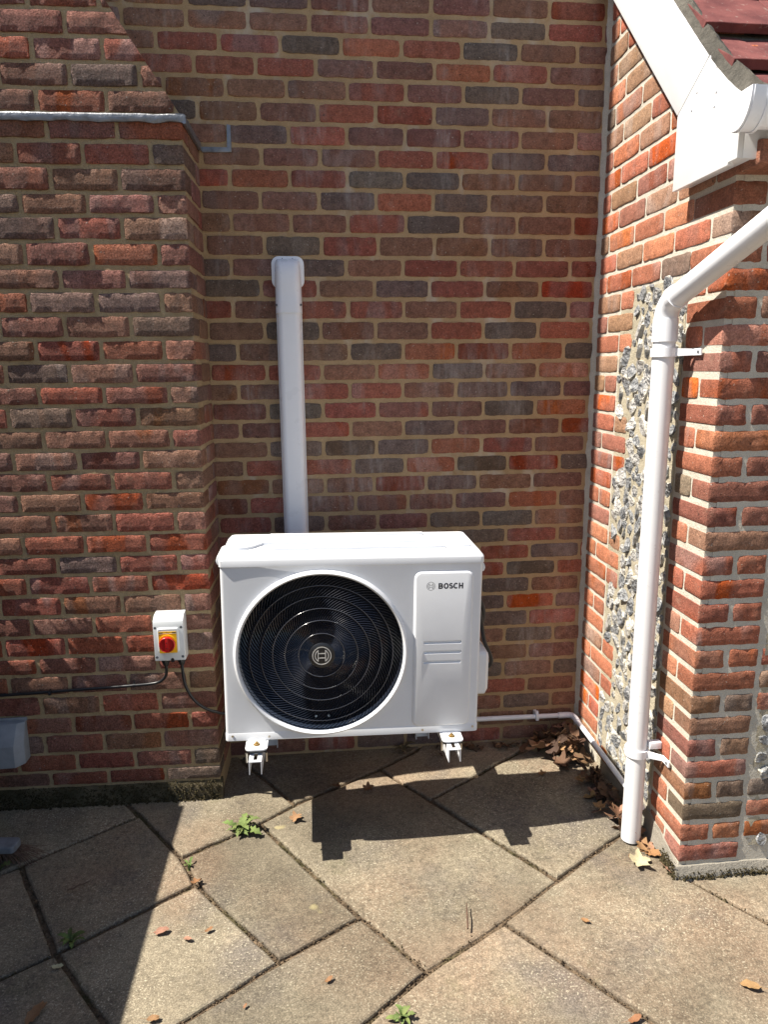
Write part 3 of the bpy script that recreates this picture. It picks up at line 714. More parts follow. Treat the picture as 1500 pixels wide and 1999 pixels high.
def flints():
    rnd = random.Random(77); pts = []
    tries = 0
    while tries < 14000:
        tries += 1
        y, z = rnd.uniform(-0.715, -0.23), rnd.uniform(0.10, 1.965)
        k = math.floor((z-1.13)/0.0773); wide = ((10-k)//3) % 2 == 0
        r = rnd.uniform(0.028, 0.046)*(1.0 if tries < 6000 else 0.55)
        if y > -(0.345 if wide else 0.228)-r*0.98 or y < -0.725+r*0.75: continue
        if any((y-a)**2+(z-b)**2 < ((r+c)*0.78)**2 for a, b, c in pts): continue
        pts.append((y, z, r))
        if len(pts) >= 270: break
    for y, z, r in pts:
        link('flint', rnd.choice(FL), ext, E_(XR+r*0.13, y, z), (rnd.uniform(-0.3, 0.3), rnd.uniform(-0.9, 0.9), -math.pi/2+rnd.uniform(-0.35, 0.35)), (r, r*0.8, r*1.12), (1, 1, 1))
    pf = []; tries = 0
    while tries < 9000:
        tries += 1
        x, z = rnd.uniform(XR+0.24, XR+1.25), rnd.uniform(0.12, 1.70)
        k = math.floor((z-1.13)/0.0773)
        longer = ((k+13)//3) % 2 == 0
        r = rnd.uniform(0.024, 0.042)
        if x < XR+(0.56 if longer else 0.225)+r: continue
        if any((x-a)**2+(z-b)**2 < ((r+c)*0.8)**2 for a, b, c in pf): continue
        pf.append((x, z, r))
        if len(pf) > 420: break
    far = MB()
    for x, z, r in [q for q in pf if q[0] > XR+0.42]:
        me = rnd.choice(FL); mt = Matrix.LocRotScale(Vector(E_(x, -DR+r*0.13, z)), Matrix.Rotation(rnd.uniform(-0.9, 0.9), 3, 'Y').to_quaternion(), Vector((r, r*0.8, r*1.12)))
        far.add([mt @ v.co for v in me.vertices], [tuple(p.vertices) for p in me.polygons])
    if far.v: tag(far.build('far_flints', M['flint_far'], ext, angle=24), kind='stuff')
    for x, z, r in [q for q in pf if q[0] <= XR+0.42]:
        link('flint', rnd.choice(FL), ext, E_(x, -DR+r*0.13, z), (rnd.uniform(-0.3, 0.3), rnd.uniform(-0.9, 0.9), rnd.uniform(-0.35, 0.35)), (r, r, r*1.12), (1, 1, 1))
flints()
def panel(name, fn, u0, u1, z0, z1, nu, nz, d0, seed):
    """uneven cream mortar the flints are bedded in"""
    m = MB(); vs = []
    for j in range(nz+1):
        for i in range(nu+1):
            u = u0+(u1-u0)*i/nu; z = z0+(z1-z0)*j/nz
            d = d0+0.003*noise.noise(Vector((u*30, z*30, seed)))+0.0012*noise.noise(Vector((u*90, z*90, seed)))
            vs.append(fn(u, d, z))
    m.add(vs, [(j*(nu+1)+i, j*(nu+1)+i+1, (j+1)*(nu+1)+i+1, (j+1)*(nu+1)+i) for j in range(nz) for i in range(nu)])
    return m.build(name, M['mortar_cream'], ext, angle=60)
panel('flint_bed', lambda u, d, z: E_(XR+d, u, z), -0.72, -0.236, 0.0, 1.975, 34, 130, 0.0025, 2)
panel('flint_bed', lambda u, d, z: E_(u, -DR+d, z), XR+0.236, XR+1.3, 0.10, 1.74, 40, 70, 0.0025, 9)
# rendered foot of the corner and moss
m = MB(); rings = []
for i in range(24):
    t = i/23; j = noise.noise(Vector((t*9, 4, 0)))*0.004
    y = -0.60-(DR-0.60+0.004)*t
    rings.append([E_(XR+0.02, y, 0.120-0.08*t*t), E_(XR-0.003+j, y, 0.115+j*2-0.08*t*t), E_(XR-0.008+j, y, 0.06-0.04*t), E_(XR-0.016+j, y, -0.02), E_(XR+0.02, y, -0.02)])
m.loft(rings); m.build('rendered_foot', M['render'], ext, angle=50)
m = MB(); rings = []
for i in range(30):
    t = i/29; j = noise.noise(Vector((t*14, 8, 0)))*0.006; x = XR-0.012+1.5*t
    rings.append([E_(x, -DR+0.02, 0.045), E_(x, -DR-0.004+j, 0.042+j), E_(x, -DR-0.014+j, 0.02), E_(x, -DR-0.018+j, -0.02), E_(x, -DR+0.02, -0.02)])
m.loft(rings); m.build('rendered_foot', M['render'], ext, angle=50)
moss_band('moss', ext, ((XR-0.012, -DR-0.012, 0.0), (XR+0.35, -DR-0.014, 0.025)), (EX, EY, 0), 600, 8, smin=0.002, smax=0.006)
moss_band('moss', ext, ((XR-0.014, -DR+0.09, 0.0), (XR-0.016, -DR-0.01, 0.05)), (EX, EY, 0), 300, 18, smin=0.002, smax=0.006)

# roof
XB = 1.362
roof = empty('roof', E_(2.3, -0.95, 2.40), parent=ext)
def R_(x, y, z): return (x-2.3, y+0.95, z-2.40)
def slope(s):
    """point on the tile plane: s metres up from the eaves; gentler at the foot"""
    y, z, step = -1.115, 2.352, 0.01; n = int(s/step)
    for i in range(max(n, 0)):
        a = math.radians(33+13*min(1.0, (i*step)/0.38)); y += step*math.cos(a); z += step*math.sin(a)
    return y, z, math.radians(33+13*min(1.0, s/0.38))
def tile_mesh(seed):
    rnd = random.Random(seed); m = MB(); nx = 6; rows = []
    for j in range(4):
        rows.append([(-0.124+0.248*i/nx, j*0.33/3, 0.0015*(1-((i-nx/2)/(nx/2))**2)+rnd.uniform(-0.0006, 0.0006)) for i in range(nx+1)])
    top = [p for r in rows for p in r]; bot = [(x, y, z-0.026) for x, y, z in top]
    n = nx+1; N = len(top); vs = top+bot; fs = []
    for j in range(3):
        for i in range(nx):
            q = (j*n+i, j*n+i+1, (j+1)*n+i+1, (j+1)*n+i); fs.append(q); fs.append(tuple(N+t for t in q[::-1]))
    for i in range(nx): fs.append((i, N+i, N+i+1, i+1)); fs.append((3*n+i, 3*n+i+1, N+3*n+i+1, N+3*n+i))
    for j in range(3): fs.append((j*n, (j+1)*n, N+(j+1)*n, N+j*n)); fs.append((j*n+nx, N+j*n+nx, N+(j+1)*n+nx, (j+1)*n+nx))
    m.add(vs, fs); o = m.build('tile', M['tile'], smooth=True, bevel=0.0015, bseg=1); me = o.data; bpy.data.objects.remove(o)
    return me
TL = [tile_mesh(k) for k in range(5)]
def tiles():
    rnd = random.Random(31)
    for r in range(6):
        y, z, a = slope(0.19+0.235*(r-1)) if r else (-1.152, 2.327, math.radians(33))
        for c in range(6):
            x = XB+0.014+0.125+0.250*c+(0.125 if r % 2 else 0)
            if c == 0 and r % 2: link('tile', rnd.choice(TL), roof, R_(XB+0.014+0.061, y, z+0.036), (a-math.radians(5.5), rnd.uniform(-.01, .01), rnd.uniform(-.012, .012)), (0.5, 1, 1))
            link('tile', rnd.choice(TL), roof, R_(x+rnd.uniform(-.002, .002), y+rnd.uniform(-.004, .004), z+0.036), (a-math.radians(5.5), rnd.uniform(-.012, .012), rnd.uniform(-.012, .012)), (1, 1, 1))
tiles()
pr = [slope(0.02*i)[:2] for i in range(0, 67)]
m = MB(); m.loft([[R_(XB+0.02, y, z-0.016), R_(3.8, y, z-0.016), R_(3.8, y, z-0.05), R_(XB+0.02, y, z-0.05)] for y, z in pr]); m.build('roof_deck', M['cement'], roof, smooth=False)
m = MB(); rings = []
for i, (y, z) in enumerate(pr):
    j = noise.noise(Vector((y*30, z*30, 0)))*0.006
    k2 = noise.noise(Vector((y*55, z*55, 7)))*0.007
    rings.append([R_(XB+0.008, y, z-0.032), R_(XB+0.001+j*0.4, y-0.004, z-0.020+j*0.5), R_(XB+0.014+j*0.6, y-0.006, z+0.010+j), R_(XB+0.018+k2, y-0.012, z+0.024+j), R_(XB+0.032+k2, y-0.012, z+0.016), R_(XB+0.07, y, z-0.03)])
m.loft(rings); m.build('verge_mortar', M['cement'], roof, angle=30)
# bargeboard, box end, fascia, soffit
top = [(y-0.012, z-0.026) for y, z in pr if z < 3.25]
low = [(-0.690, 2.446), (0.0, 3.157)]
barge = [p for p in top if p[0] > -0.86]
poly = [(-0.690, 2.446)]+[(-0.853, barge[0][1]-0.002)]+barge+[(0.0, barge[-1][1]), (0.0, 3.157)]
m = MB(); m.prism(poly, lambda p, t: E_(t, p[0], p[1]), XB, XB+0.016); m.build('bargeboard', M['board'], ext, bevel=0.0015)
btop = [p for p in top if p[0] <= -0.86]
poly = [(-0.6915, 2.229)]+[(-0.990, 2.229), (-0.990, 2.236), (-1.032, 2.236)]+[(-1.032, 2.335)]+btop+[(-0.857, barge[0][1]-0.004), (-0.6915, 2.443)]
m = MB(); m.prism(poly, lambda p, t: E_(t, p[0], p[1]), XB+0.0005, XB+0.0165); m.build('box_end', M['board'], ext, bevel=0.0015)
m = MB(); m.box(XB+0.017-EX, 3.8-EX, -1.032-EY, -1.016-EY, 2.236, 2.372); m.build('fascia', M['board'], ext, bevel=0.0015)
m = MB(); m.box(XB+0.017-EX, 3.8-EX, -1.0155-EY, -0.935-EY, 2.240, 2.249); m.build('soffit', M['board'], ext, bevel=0.001)
m = MB(); m.box(XB+0.017-EX, XR-0.001-EX, -0.9345-EY, -0.695-EY, 2.240, 2.249); m.build('soffit', M['board'], ext, bevel=0.001)
m = MB()
for y, z in ((-0.80, 2.475), (-0.775, 2.435), (-0.905, 2.44), (-0.90, 2.405)):
    m.disc(E_(XB+0.0005, y, z), (-1, 0, 0), 0.0035, 0.0025, 8)
m.build('nail_caps', M['pvc'], ext)

# gutter
gut = tag(empty('gutter', (1.304, -1.117, 2.36)), 'white half-round gutter with stop end under the tile edge', 'gutter')
def half_round(r, y0=0.0, n=16): return [(y0+r*math.cos(math.pi+math.pi*k/n), 1.42*r*math.sin(math.pi+math.pi*k/n)) for k in range(n+1)]
m = MB(); o1 = half_round(0.056); i1 = half_round(0.0535)[::-1]
m.prism(o1+i1, lambda p, t: (t, p[0], p[1]), 0.03, 2.4); m.build('channel', M['pvc'], gut, angle=30)
m = MB(); o2 = half_round(0.060); m.prism(o2+half_round(0.0565)[::-1], lambda p, t: (t, p[0], p[1]), 0.006, 0.048)
m.prism(half_round(0.0605), lambda p, t: (t, p[0], p[1]), -0.002, 0.004)
m.prism(half_round(0.0625)+half_round(0.058)[::-1], lambda p, t: (t, p[0], p[1]), 0.004, 0.010)
m.prism(half_round(0.0625)+half_round(0.058)[::-1], lambda p, t: (t, p[0], p[1]), 0.040, 0.048); m.build('stop_end', M['pvc'], gut, angle=30)

# downpipe with offset
dp = tag(empty('downpipe', (1.343, -0.756, 0.0)), 'white round downpipe with angled offset in front of the flint wall', 'downpipe')
PR = 0.034
m = MB(); m.tube([(0, 0.012, 0.012), (0, 0.012, 0.9), (0, 0.012, 1.82)], PR, 28)
m.build('pipe', M['pvc_dirty'], dp, angle=40)
d = Vector((0.030, -0.435, 0.158)).normalized(); P0 = Vector((0, 0.012, 1.888))
m = MB(); pts = [Vector((0, 0.012, 1.785)), Vector((0, 0.012, 1.85))]
for k in range(1, 9):
    t = k/8; a = P0-Vector((0, 0, 0.05)); b = P0+d*0.055
    pts.append(a*(1-t)**2+P0*2*t*(1-t)+b*t*t)
m.tube(pts, 0.0362, 28); m.tube([(0, 0.012, 1.775), (0, 0.012, 1.845)], 0.0385, 28)
m.tube([P0+d*0.040, P0+d*0.062], 0.0385, 28); m.build('elbow', M['pvc'], dp, angle=40)
m = MB(); m.tube([P0+d*0.05, P0+d*0.30, P0+d*0.66], PR, 28); m.build('offset_pipe', M['pvc'], dp, angle=40)
m = MB(); P1 = P0+d*0.60; e = Vector((0.06, 0.06, 0.9))
Q = P1+d*0.06; pts = [P1-d*0.03, P1+d*0.02, P1+d*0.05+Vector((0, 0, 0.012)), P1+d*0.065+Vector((0, 0, 0.045)), P1+d*0.068+Vector((0, 0, 0.16))]
m.tube(pts, 0.0375, 28); m.build('upper_elbow', M['pvc'], dp, angle=40)
def clip(z):
    m = MB(); ring_o = circ(0, 0.012, 0.0400, 28); ring_i = circ(0, 0.012, 0.0345, 28)
    n = 28; vs = [(x, y, zz) for zz in (z-0.014, z+0.014) for x, y in ring_o+ring_i]
    fs = []
    for i in range(n):
        j = (i+1) % n
        fs += [(i, j, 2*n+j, 2*n+i), (n+j, n+i, 3*n+i, 3*n+j), (i, n+i, n+j, j), (2*n+i, 2*n+j, 3*n+j, 3*n+i)]
    m.add(vs, fs)
    m.add([(0.026, -0.014, z-0.012), (0.070, -0.046, z-0.010), (0.0655, -0.049, z-0.010), (0.022, -0.020, z-0.012),
           (0.026, -0.014, z+0.012), (0.070, -0.046, z+0.010), (0.0655, -0.049, z+0.010), (0.022, -0.020, z+0.012)],
          [(0, 1, 5, 4), (1, 2, 6, 5), (2, 3, 7, 6), (3, 0, 4, 7), (4, 5, 6, 7), (3, 2, 1, 0)])
    m.box(0.0655, 0.0705, -0.092, -0.046, z-0.010, z+0.010)
    o = m.build('wall_clip', M['pvc'], dp, angle=35)
    s = MB(); s.disc((0.0657, -0.078, z), (-1, 0, 0), 0.0045, 0.003, 10); s.build('screw', M['screw_grey'], o)
clip(1.742); clip(0.362)
# stub block behind the lower clip
m = MB(); m.box(0.030, 0.073, -0.026, 0.000, 0.385, 0.410); m.build('spacer', M['pvc'], dp, bevel=0.003)

# ------------------------------------------------------------------ heat pump outdoor unit
U = tag(empty('heat_pump', (0.343, -0.4975, 0.430), (0, math.radians(1.0), 0)), 'white heat pump outdoor unit with large round black fan grille on wall brackets', 'heat pump')
HW, YF, YBK, ZT = 0.4435, -0.1525, 0.1525, 0.632
FX, FZ, FR = -0.110, 0.313, 0.281
def boolean_cut(ob, cutter):
    md = ob.modifiers.new('cut', 'BOOLEAN'); md.operation = 'DIFFERENCE'; md.object = cutter; md.solver = 'EXACT'
    dg = bpy.context.evaluated_depsgraph_get(); me = bpy.data.meshes.new_from_object(ob.evaluated_get(dg))
    ob.modifiers.clear(); old = ob.data; ob.data = me; me.name = old.name
    bpy.data.objects.remove(cutter)
m = MB(); m.prism(rrect(-HW, HW, YF, YBK, 0.012, 4), XY, 0.004, ZT)
body = m.build('casing', [M['unit_white'], M['cavity']], None, smooth=False)
c = MB(); c.cur = 1; c.prism(circ(FX, FZ, FR, 96), XZ, YF-0.02, YF+0.20); cut = c.build('cutter', [M['unit_white'], M['cavity']], smooth=False)
boolean_cut(body, cut); finish(body.data, 0.0, 2, 40); body.parent = U
# mouth ring
m = MB(); prof = [(FR-0.001, YF+0.03), (FR+0.0005, YF-0.004), (FR+0.003, YF-0.014), (FR+0.008, YF-0.0175), (FR+0.0125, YF-0.015), (FR+0.0165, YF-0.006), (FR+0.018, YF+0.002)]
n = 96; m.loft([[(FX+r*math.cos(2*math.pi*k/n), y, FZ+r*math.sin(2*math.pi*k/n)) for k in range(n)] for r, y in prof], cap=False)
m.build('fan_ring', M['unit_white'], U, angle=60)
# raised service panel with three grooves
PX0, PX1, PZ0, PZ1 = 0.205, 0.413, 0.028, 0.600
m = MB(); rings = []
for ins, y in ((0.0, YF+0.002), (0.0005, YF-0.0005), (0.0075, YF-0.0075), (0.009, YF-0.008)):
    rings.append([(x, y, z) for x, z in rrect(PX0+ins, PX1-ins, PZ0+ins, PZ1-ins, 0.026-ins, 8)])
m.loft(rings); pan = m.build('service_panel', M['unit_white'], None, smooth=False)
for gz in (0.344, 0.308, 0.272):
    c = MB(); rr = []
    for k, (hw, y) in enumerate(((0.0064, YF-0.0090), (0.0062, YF-0.0081), (0.0040, YF-0.0020))):
        a = []
        for q in range(9): t = math.radians(90+180*q/8); a.append((0.247+hw*math.cos(t), y, gz+hw*math.sin(t)))
        for q in range(9): t = math.radians(-90+180*q/8); a.append((0.369+hw*math.cos(t), y, gz+hw*math.sin(t)))
        rr.append(a)
    c.loft(rr); boolean_cut(pan, c.build('cutter', M['unit_white'], smooth=False))
finish(pan.data, 0.0, 2, 22); pan.parent = U
# lid with pressed ribs
m = MB(); rings = []
for ins, z in ((-0.004, ZT-0.006), (-0.004, ZT+0.014), (-0.002, ZT+0.019), (0.010, ZT+0.033), (0.014, ZT+0.0355)):
    rings.append([(x, y, z) for x, y in rrect(-HW+ins, HW-ins, YF+ins, YBK-ins, 0.014, 4)])
m.loft(rings); lid = m.build('lid', M['unit_white'], U, angle=22)
ZL = ZT+0.0355
def rib(poly, h=0.005, ins=0.006):
    m = MB(); c = sum((Vector(p) for p in poly), Vector((0, 0)))/len(poly)
    inner = inset(poly, ins)
    base = inset(poly, 0.0)
    m.loft([[(p[0], p[1], ZL-0.001) for p in base], [(p[0], p[1], ZL+h) for p in inner]]); m.build('rib', M['unit_white'], lid, bevel=0.0015, angle=22)
def bead(pts, w=0.018, h=0.009):
    P = [p for p in (smooth_pts([(x, y, 0) for x, y in pts], 5))]; n = len(P); rings = []
    for i, p in enumerate(P):
        d_ = (P[min(i+1, n-1)]-P[max(i-1, 0)]).normalized(); q = Vector((-d_.y, d_.x, 0))
        rings.append([p+q*w*0.5+Vector((0, 0, ZL-0.002)), p+q*w*0.5+Vector((0, 0, ZL+h)), p-q*w*0.5+Vector((0, 0, ZL+h)), p-q*w*0.5+Vector((0, 0, ZL-0.002))])
    m = MB(); m.loft(rings); m.build('rib', M['unit_white'], lid, bevel=0.0007, angle=30)
bead([(-0.31, -0.100), (0.0, -0.100), (0.32, -0.100)]); bead([(-0.29, 0.10), (0.0, 0.10), (0.27, 0.10)])
bead([(-0.41, -0.085), (-0.37, -0.085), (-0.345, -0.065), (-0.32, -0.030), (-0.29, -0.018), (0.0, -0.018), (0.29, -0.018), (0.32, -0.030), (0.345, -0.065), (0.37, -0.085), (0.41, -0.085)])

# shadow joint under the lid, bottom flange, side grips
m = MB(); rings = []
for ins, z in ((0.0012, 0.0), (-0.0015, 0.002), (-0.0015, 0.026), (0.0, 0.030)): rings.append([(x, y, z) for x, y in rrect(-HW+ins, HW-ins, YF+ins, YBK-ins, 0.013, 4)])
m.loft(rings); m.build('base_pan', M['unit_white'], U, angle=25)
for s, z0 in ((1, ZT-0.05), (-1, ZT-0.010)):
    m = MB(); x0 = s*HW; m.prism([(0, 0), (0.012, 0.004), (0.016, 0.016), (0.012, 0.030), (0, 0.036)], lambda p, t: (x0+s*p[0], t, z0+p[1]), -0.12, 0.02); m.build('side_grip', M['unit_white'], U, bevel=0.002)
for x in (-0.295, 0.245, -0.42, 0.425):
    s = MB(); z = 0.014 if abs(x) < 0.4 else 0.02
    s.disc((x, YF-0.001, z), (0, -1, 0), 0.0042, 0.0025, 10); s.build('screw', M['steel'], U)
# grille: curved spokes and rings
gr = empty('fan_grille', (FX, YF, FZ), parent=U)
m = MB(); NS = 108
dome = lambda r: -0.010*math.cos(min(1.0, r/0.285)*math.pi/2)-0.002
for k in range(NS):
    a0 = 2*math.pi*k/NS; pts = []
    for q in range(11):
        r = 0.042+(0.284-0.042)*q/10; a = a0-1.05*(q/10)**1.25
        pts.append((r*math.cos(a), dome(r), r*math.sin(a)))
    m.tube(pts, 0.00125, 4, cap=False)
tag(m.build('spokes', M['wire'], gr, angle=80), kind='stuff')
for r in (0.078, 0.124, 0.166, 0.207, 0.245):
    m = MB(); m.tube([(r*math.cos(2*math.pi*k/72), dome(r)-0.0022, r*math.sin(2*math.pi*k/72)) for k in range(72)], 0.0016, 6, closed=True); m.build('grille_ring', M['ring_wire'], gr, angle=80)
m = MB(); n = 48
hp = [(0.0, -0.0185), (0.030, -0.0185), (0.041, -0.0175), (0.0445, -0.0150), (0.0455, -0.010), (0.0455, -0.002)]
m.loft([[(max(r, 1e-4)*math.cos(2*math.pi*k/n), y, max(r, 1e-4)*math.sin(2*math.pi*k/n)) for k in range(n)] for r, y in hp], cap=False)
hub = m.build('hub_badge', M['black'], gr, angle=35)
def emblem(mat, parent, cx, y, cz, R, w, depth=0.0006):
    """ring, armature of two bows with flat backs and two bars"""
    m = MB(); n = 48
    def band(outer, inner):
        k = len(outer); vs = [(cx+x, y, cz+z) for x, z in outer+inner]+[(cx+x, y+depth, cz+z) for x, z in outer+inner]
        fs = []
        for i in range(k):
            j = (i+1) % k
            fs += [(i, j, k+j, k+i), (2*k+j, 2*k+i, 3*k+i, 3*k+j), (j, i, 2*k+i, 2*k+j), (k+i, k+j, 3*k+j, 3*k+i)]
        m.add(vs, fs)
    band(circ(0, 0, R, n), circ(0, 0, R-w, n))
    r = R*0.74; xb = R*0.34
    for s in (1, -1):
        def bow(rad, xo):
            a = math.acos(min(0.999, xo/rad)); pts = [(s*rad*math.cos(-a+2*a*k/16), rad*math.sin(-a+2*a*k/16)) for k in range(17)]
            return pts
        band(bow(r, xb), bow(r-w, xb+w))
    for z in (R*0.245, -R*0.245):
        x0, x1 = -xb-w*0.2, xb+w*0.2
        m.add([(cx+a, y+b, cz+z+c) for a in (x0, x1) for b in (0.00005, depth) for c in (-w/2, w/2)], [(0, 1, 3, 2), (4, 6, 7, 5), (0, 4, 5, 1), (2, 3, 7, 6), (0, 2, 6, 4), (1, 5, 7, 3)])
    return m.build('emblem', mat, parent, smooth=False)
emblem(M['emblem'], hub, 0, -0.0195, 0, 0.0325, 0.0030)
emblem(M['print'], pan, 0.2625, YF-0.0087, 0.5475, 0.0150, 0.0011)
def ribbon(m, pts, w, y, depth=0.0006, closed=False):
    pts = [Vector(p) for p in pts]; n = len(pts); L, R = [], []
    for i, p in enumerate(pts):
        a = pts[i-1] if (closed or i) else p; b = pts[(i+1) % n] if (closed or i < n-1) else p
        d1 = (p-a).normalized() if (p-a).length > 1e-9 else None; d2 = (b-p).normalized() if (b-p).length > 1e-9 else None
        d1 = d1 or d2; d2 = d2 or d1
        t_ = (d1+d2).normalized(); nn = Vector((-t_.y, t_.x)); k = w/2/max(0.5, nn.dot(Vector((-d1.y, d1.x))))
        L.append(p+nn*k); R.append(p-nn*k)
    o = len(m.v); k = n
    for yy in (y, y+depth):
        for q in L+R: m.v.append((q.x, yy, q.y))
    for i in range(n if closed else n-1):
        j = (i+1) % n
        for f in ((i, j, k+j, k+i), (2*k+j, 2*k+i, 3*k+i, 3*k+j), (j, i, 2*k+i, 2*k+j), (k+i, k+j, 3*k+j, 3*k+i)):
            m.f.append(tuple(o+q for q in f)); m.mi.append(0)
def lettering():
    h, w, y = 0.0205, 0.0048, YF-0.0087; z0 = 0.5372; r2 = h/4+w/8
    def arc(cx, cz, rx, rz, a0, a1, n=14): return [(cx+rx*math.cos(math.radians(a0+(a1-a0)*k/n)), cz+rz*math.sin(math.radians(a0+(a1-a0)*k/n))) for k in range(n+1)]
    H2 = h/2; e = w/2
    def put(ch, paths):
        m = MB()
        for p, c in paths: ribbon(m, p, w, y, closed=c)
        m.build('lettering', M['print'], pan, smooth=False)
    x = 0.2885
    rb_ = (h/2-e)/2
    put('B', [([(x+e, z0), (x+e, z0+h)], False),
              ([(x+e, z0+h-e), (x+0.0085, z0+h-e)]+arc(x+0.0085, z0+h-e-rb_, rb_+0.0003, rb_, 90, -90, 10)+[(x+e, z0+H2)], False),
              ([(x+e, z0+H2), (x+0.0090, z0+H2)]+arc(x+0.0090, z0+e+rb_, rb_+0.0007, rb_, 90, -90, 10)+[(x+e, z0+e)], False)])
    x += 0.0178
    put('O', [(arc(x+0.0088, z0+H2, 0.0088-e, H2-e+0.0003, 0, 360, 36)[:-1], True)])
    x += 0.0190
    rs_ = rb_
    put('S', [(arc(x+0.0066, z0+h-e-rs_, 0.0042, rs_, 28, 180, 10)+arc(x+0.0066, z0+h-e-rs_, 0.0042, rs_, 195, 255, 4)+arc(x+0.0070, z0+e+rs_, 0.0045, rs_, 80, -15, 8)+arc(x+0.0070, z0+e+rs_, 0.0050, rs_, -20, -155, 10), False)])
    x += 0.0148
    put('C', [(arc(x+0.0088, z0+H2, 0.0088-e, H2-e+0.0003, 48, 312, 26), False)])
    x += 0.0185
    put('H', [([(x+e, z0), (x+e, z0+h)], False), ([(x+0.0155-e, z0), (x+0.0155-e, z0+h)], False), ([(x+e, z0+H2), (x+0.0155-e, z0+H2)], False)])
lettering()
# fan behind the grille
fan = empty('fan', (FX, YF+0.075, FZ), parent=U)
for b in range(3):
    m = MB(); rows = []
    for i in range(9):
        r = 0.055+0.215*i/8; row = []
        for j in range(9):
            a = math.radians(120*b+25)+math.radians(-20+78*j/8)+0.35*(i/8)
            row.append((r*math.cos(a), 0.045*(j/8-0.5), r*math.sin(a)))
        rows.append(row)
    nn = 9; vs = [p for r in rows for p in r]; vs += [(x, y+0.004, z) for x, y, z in vs]
    fs = [(i*nn+j, i*nn+j+1, (i+1)*nn+j+1, (i+1)*nn+j) for i in range(8) for j in range(8)]
    fs += [tuple(81+t for t in f[::-1]) for f in fs]
    m.add(vs, fs); m.build('blade', M['blade'], fan, angle=60)
m = MB(); m.tube([(0, -0.03, 0), (0, 0.09, 0)], 0.06, 32); m.build('motor_hub', M['blade'], fan, angle=40)
m = MB()
for x in (-0.022, 0.022): m.tube([(x, 0.0, -0.262), (x+0.001, -0.062, -0.238)], 0.004, 8)
m.build('drain_studs', M['steel'], fan)
# feet
for x in (-0.336, 0.345):
    m = MB(); pl = rrect(x-0.0375, x+0.0375, YF-0.062, YF+0.05, 0.016, 5); m.prism(pl, XY, -0.006, -0.0005)
    m.prism([(x-0.030, YF-0.005), (x+0.030, YF-0.005), (x+0.022, YF+0.05), (x-0.022, YF+0.05)], XY, -0.0005, 0.0035)
    ft = m.build('foot', M['unit_white'], U, bevel=0.0012)
    m = MB(); m.prism(circ(x, YF-0.028, 0.0085, 6), XY, 0.0005, 0.006); m.tube([(x, YF-0.028, 0.0), (x, YF-0.028, 0.010)], 0.004, 10); m.disc((x, YF-0.028, -0.0004), (0, 0, 1), 0.0115, 0.0016, 20); m.build('bolt', M['brass'], ft)
    m = MB(); m.box(x-0.034, x+0.034, YF-0.055, YF+0.04, -0.016, -0.0065); m.build('rubber_pad', M['rubber'], ft, bevel=0.002)
    m = MB(); pl = [(x-0.0375, YBK-0.05), (x+0.0375, YBK-0.05), (x+0.0375, YBK+0.05), (x-0.0375, YBK+0.05)]; m.prism(pl, XY, -0.006, -0.0005); m.build('foot', M['unit_white'], U, bevel=0.0012)
# valve cover and cable on the right side
m = MB(); sec = [(0.0, 0.05, 0.235, 0.045), (0.0, 0.05, 0.235, 0.045)]
m.loft([[(HW+x, y, z) for y, z in rrect(-0.095+i, 0.06-i, 0.110+i, 0.275-i, 0.014, 4)] for x, i in ((-0.002, 0.0), (0.038, 0.0), (0.050, 0.012))]); m.build('valve_cover', M['unit_white'], U, angle=30)
m = MB(); pts = [(HW-0.004, -0.02, 0.425), (HW+0.024, -0.02, 0.41), (HW+0.036, -0.02, 0.35), (HW+0.052, -0.01, 0.28), (HW+0.080, 0.0, 0.22), (HW+0.084, 0.01, 0.185), (HW+0.068, 0.02, 0.165), (HW+0.045, 0.02, 0.165)]
m.tube(smooth_pts(pts), 0.0075, 10); m.tube(smooth_pts([(HW-0.004, 0.0, 0.45), (HW+0.034, 0.005, 0.43), (HW+0.046, 0.01, 0.37), (HW+0.03, 0.02, 0.32), (HW-0.004, 0.02, 0.31)]), 0.011, 10); m.build('side_cable', M['black'], U, angle=60)

# wall brackets
def bracket(x, label):
    b = tag(empty('wall_bracket', (x, 0.0, 0.412)), label, 'bracket', 'white steel brackets under the heat pump')
    m = MB(); w, t, h, ye = 0.0215, 0.003, 0.050, -0.748
    def bar(x0, x1, z0, z1): m.box(x0, x1, ye, -0.006, z0, z1)
    # top web with a slot near the end
    m.box(-w, w, ye+0.055, -0.006, -t, 0.0); m.box(-w, w, ye, ye+0.012, -t, 0.0)
    m.box(-w, -0.0065, ye+0.012, ye+0.055, -t, 0.0); m.box(0.0065, w, ye+0.012, ye+0.055, -t, 0.0)
    for s in (-1, 1):
        m.prism([(ye, -t-0.0), (ye, -h*0.95), (-0.006, -0.085), (-0.006, -t)], lambda p, q: (q, p[0], p[1]), s*w, s*(w-t))
    m.build('arm', M['unit_white'], b, smooth=False)
    m = MB(); m.box(-0.03, 0.03, -0.0055, -0.001, -0.36, 0.03); m.box(-0.0305, -0.027, -0.03, -0.0055, -0.36, 0.03); m.box(0.027, 0.0305, -0.03, -0.0055, -0.36, 0.03); m.build('wall_plate', M['unit_white'], b, smooth=False)
    for s in (-1, 1):
        m = MB(); m.tube([(s*0.034, ye+0.06, -0.002), (s*0.034, ye+0.06, -0.035)], 0.0042, 8); m.build('bolt', M['steel'], b)
bracket(0.005, 'left white steel bracket arm under the heat pump, nearer the chimney')
bracket(0.686, 'right white steel bracket arm under the heat pump, nearer the downpipe')

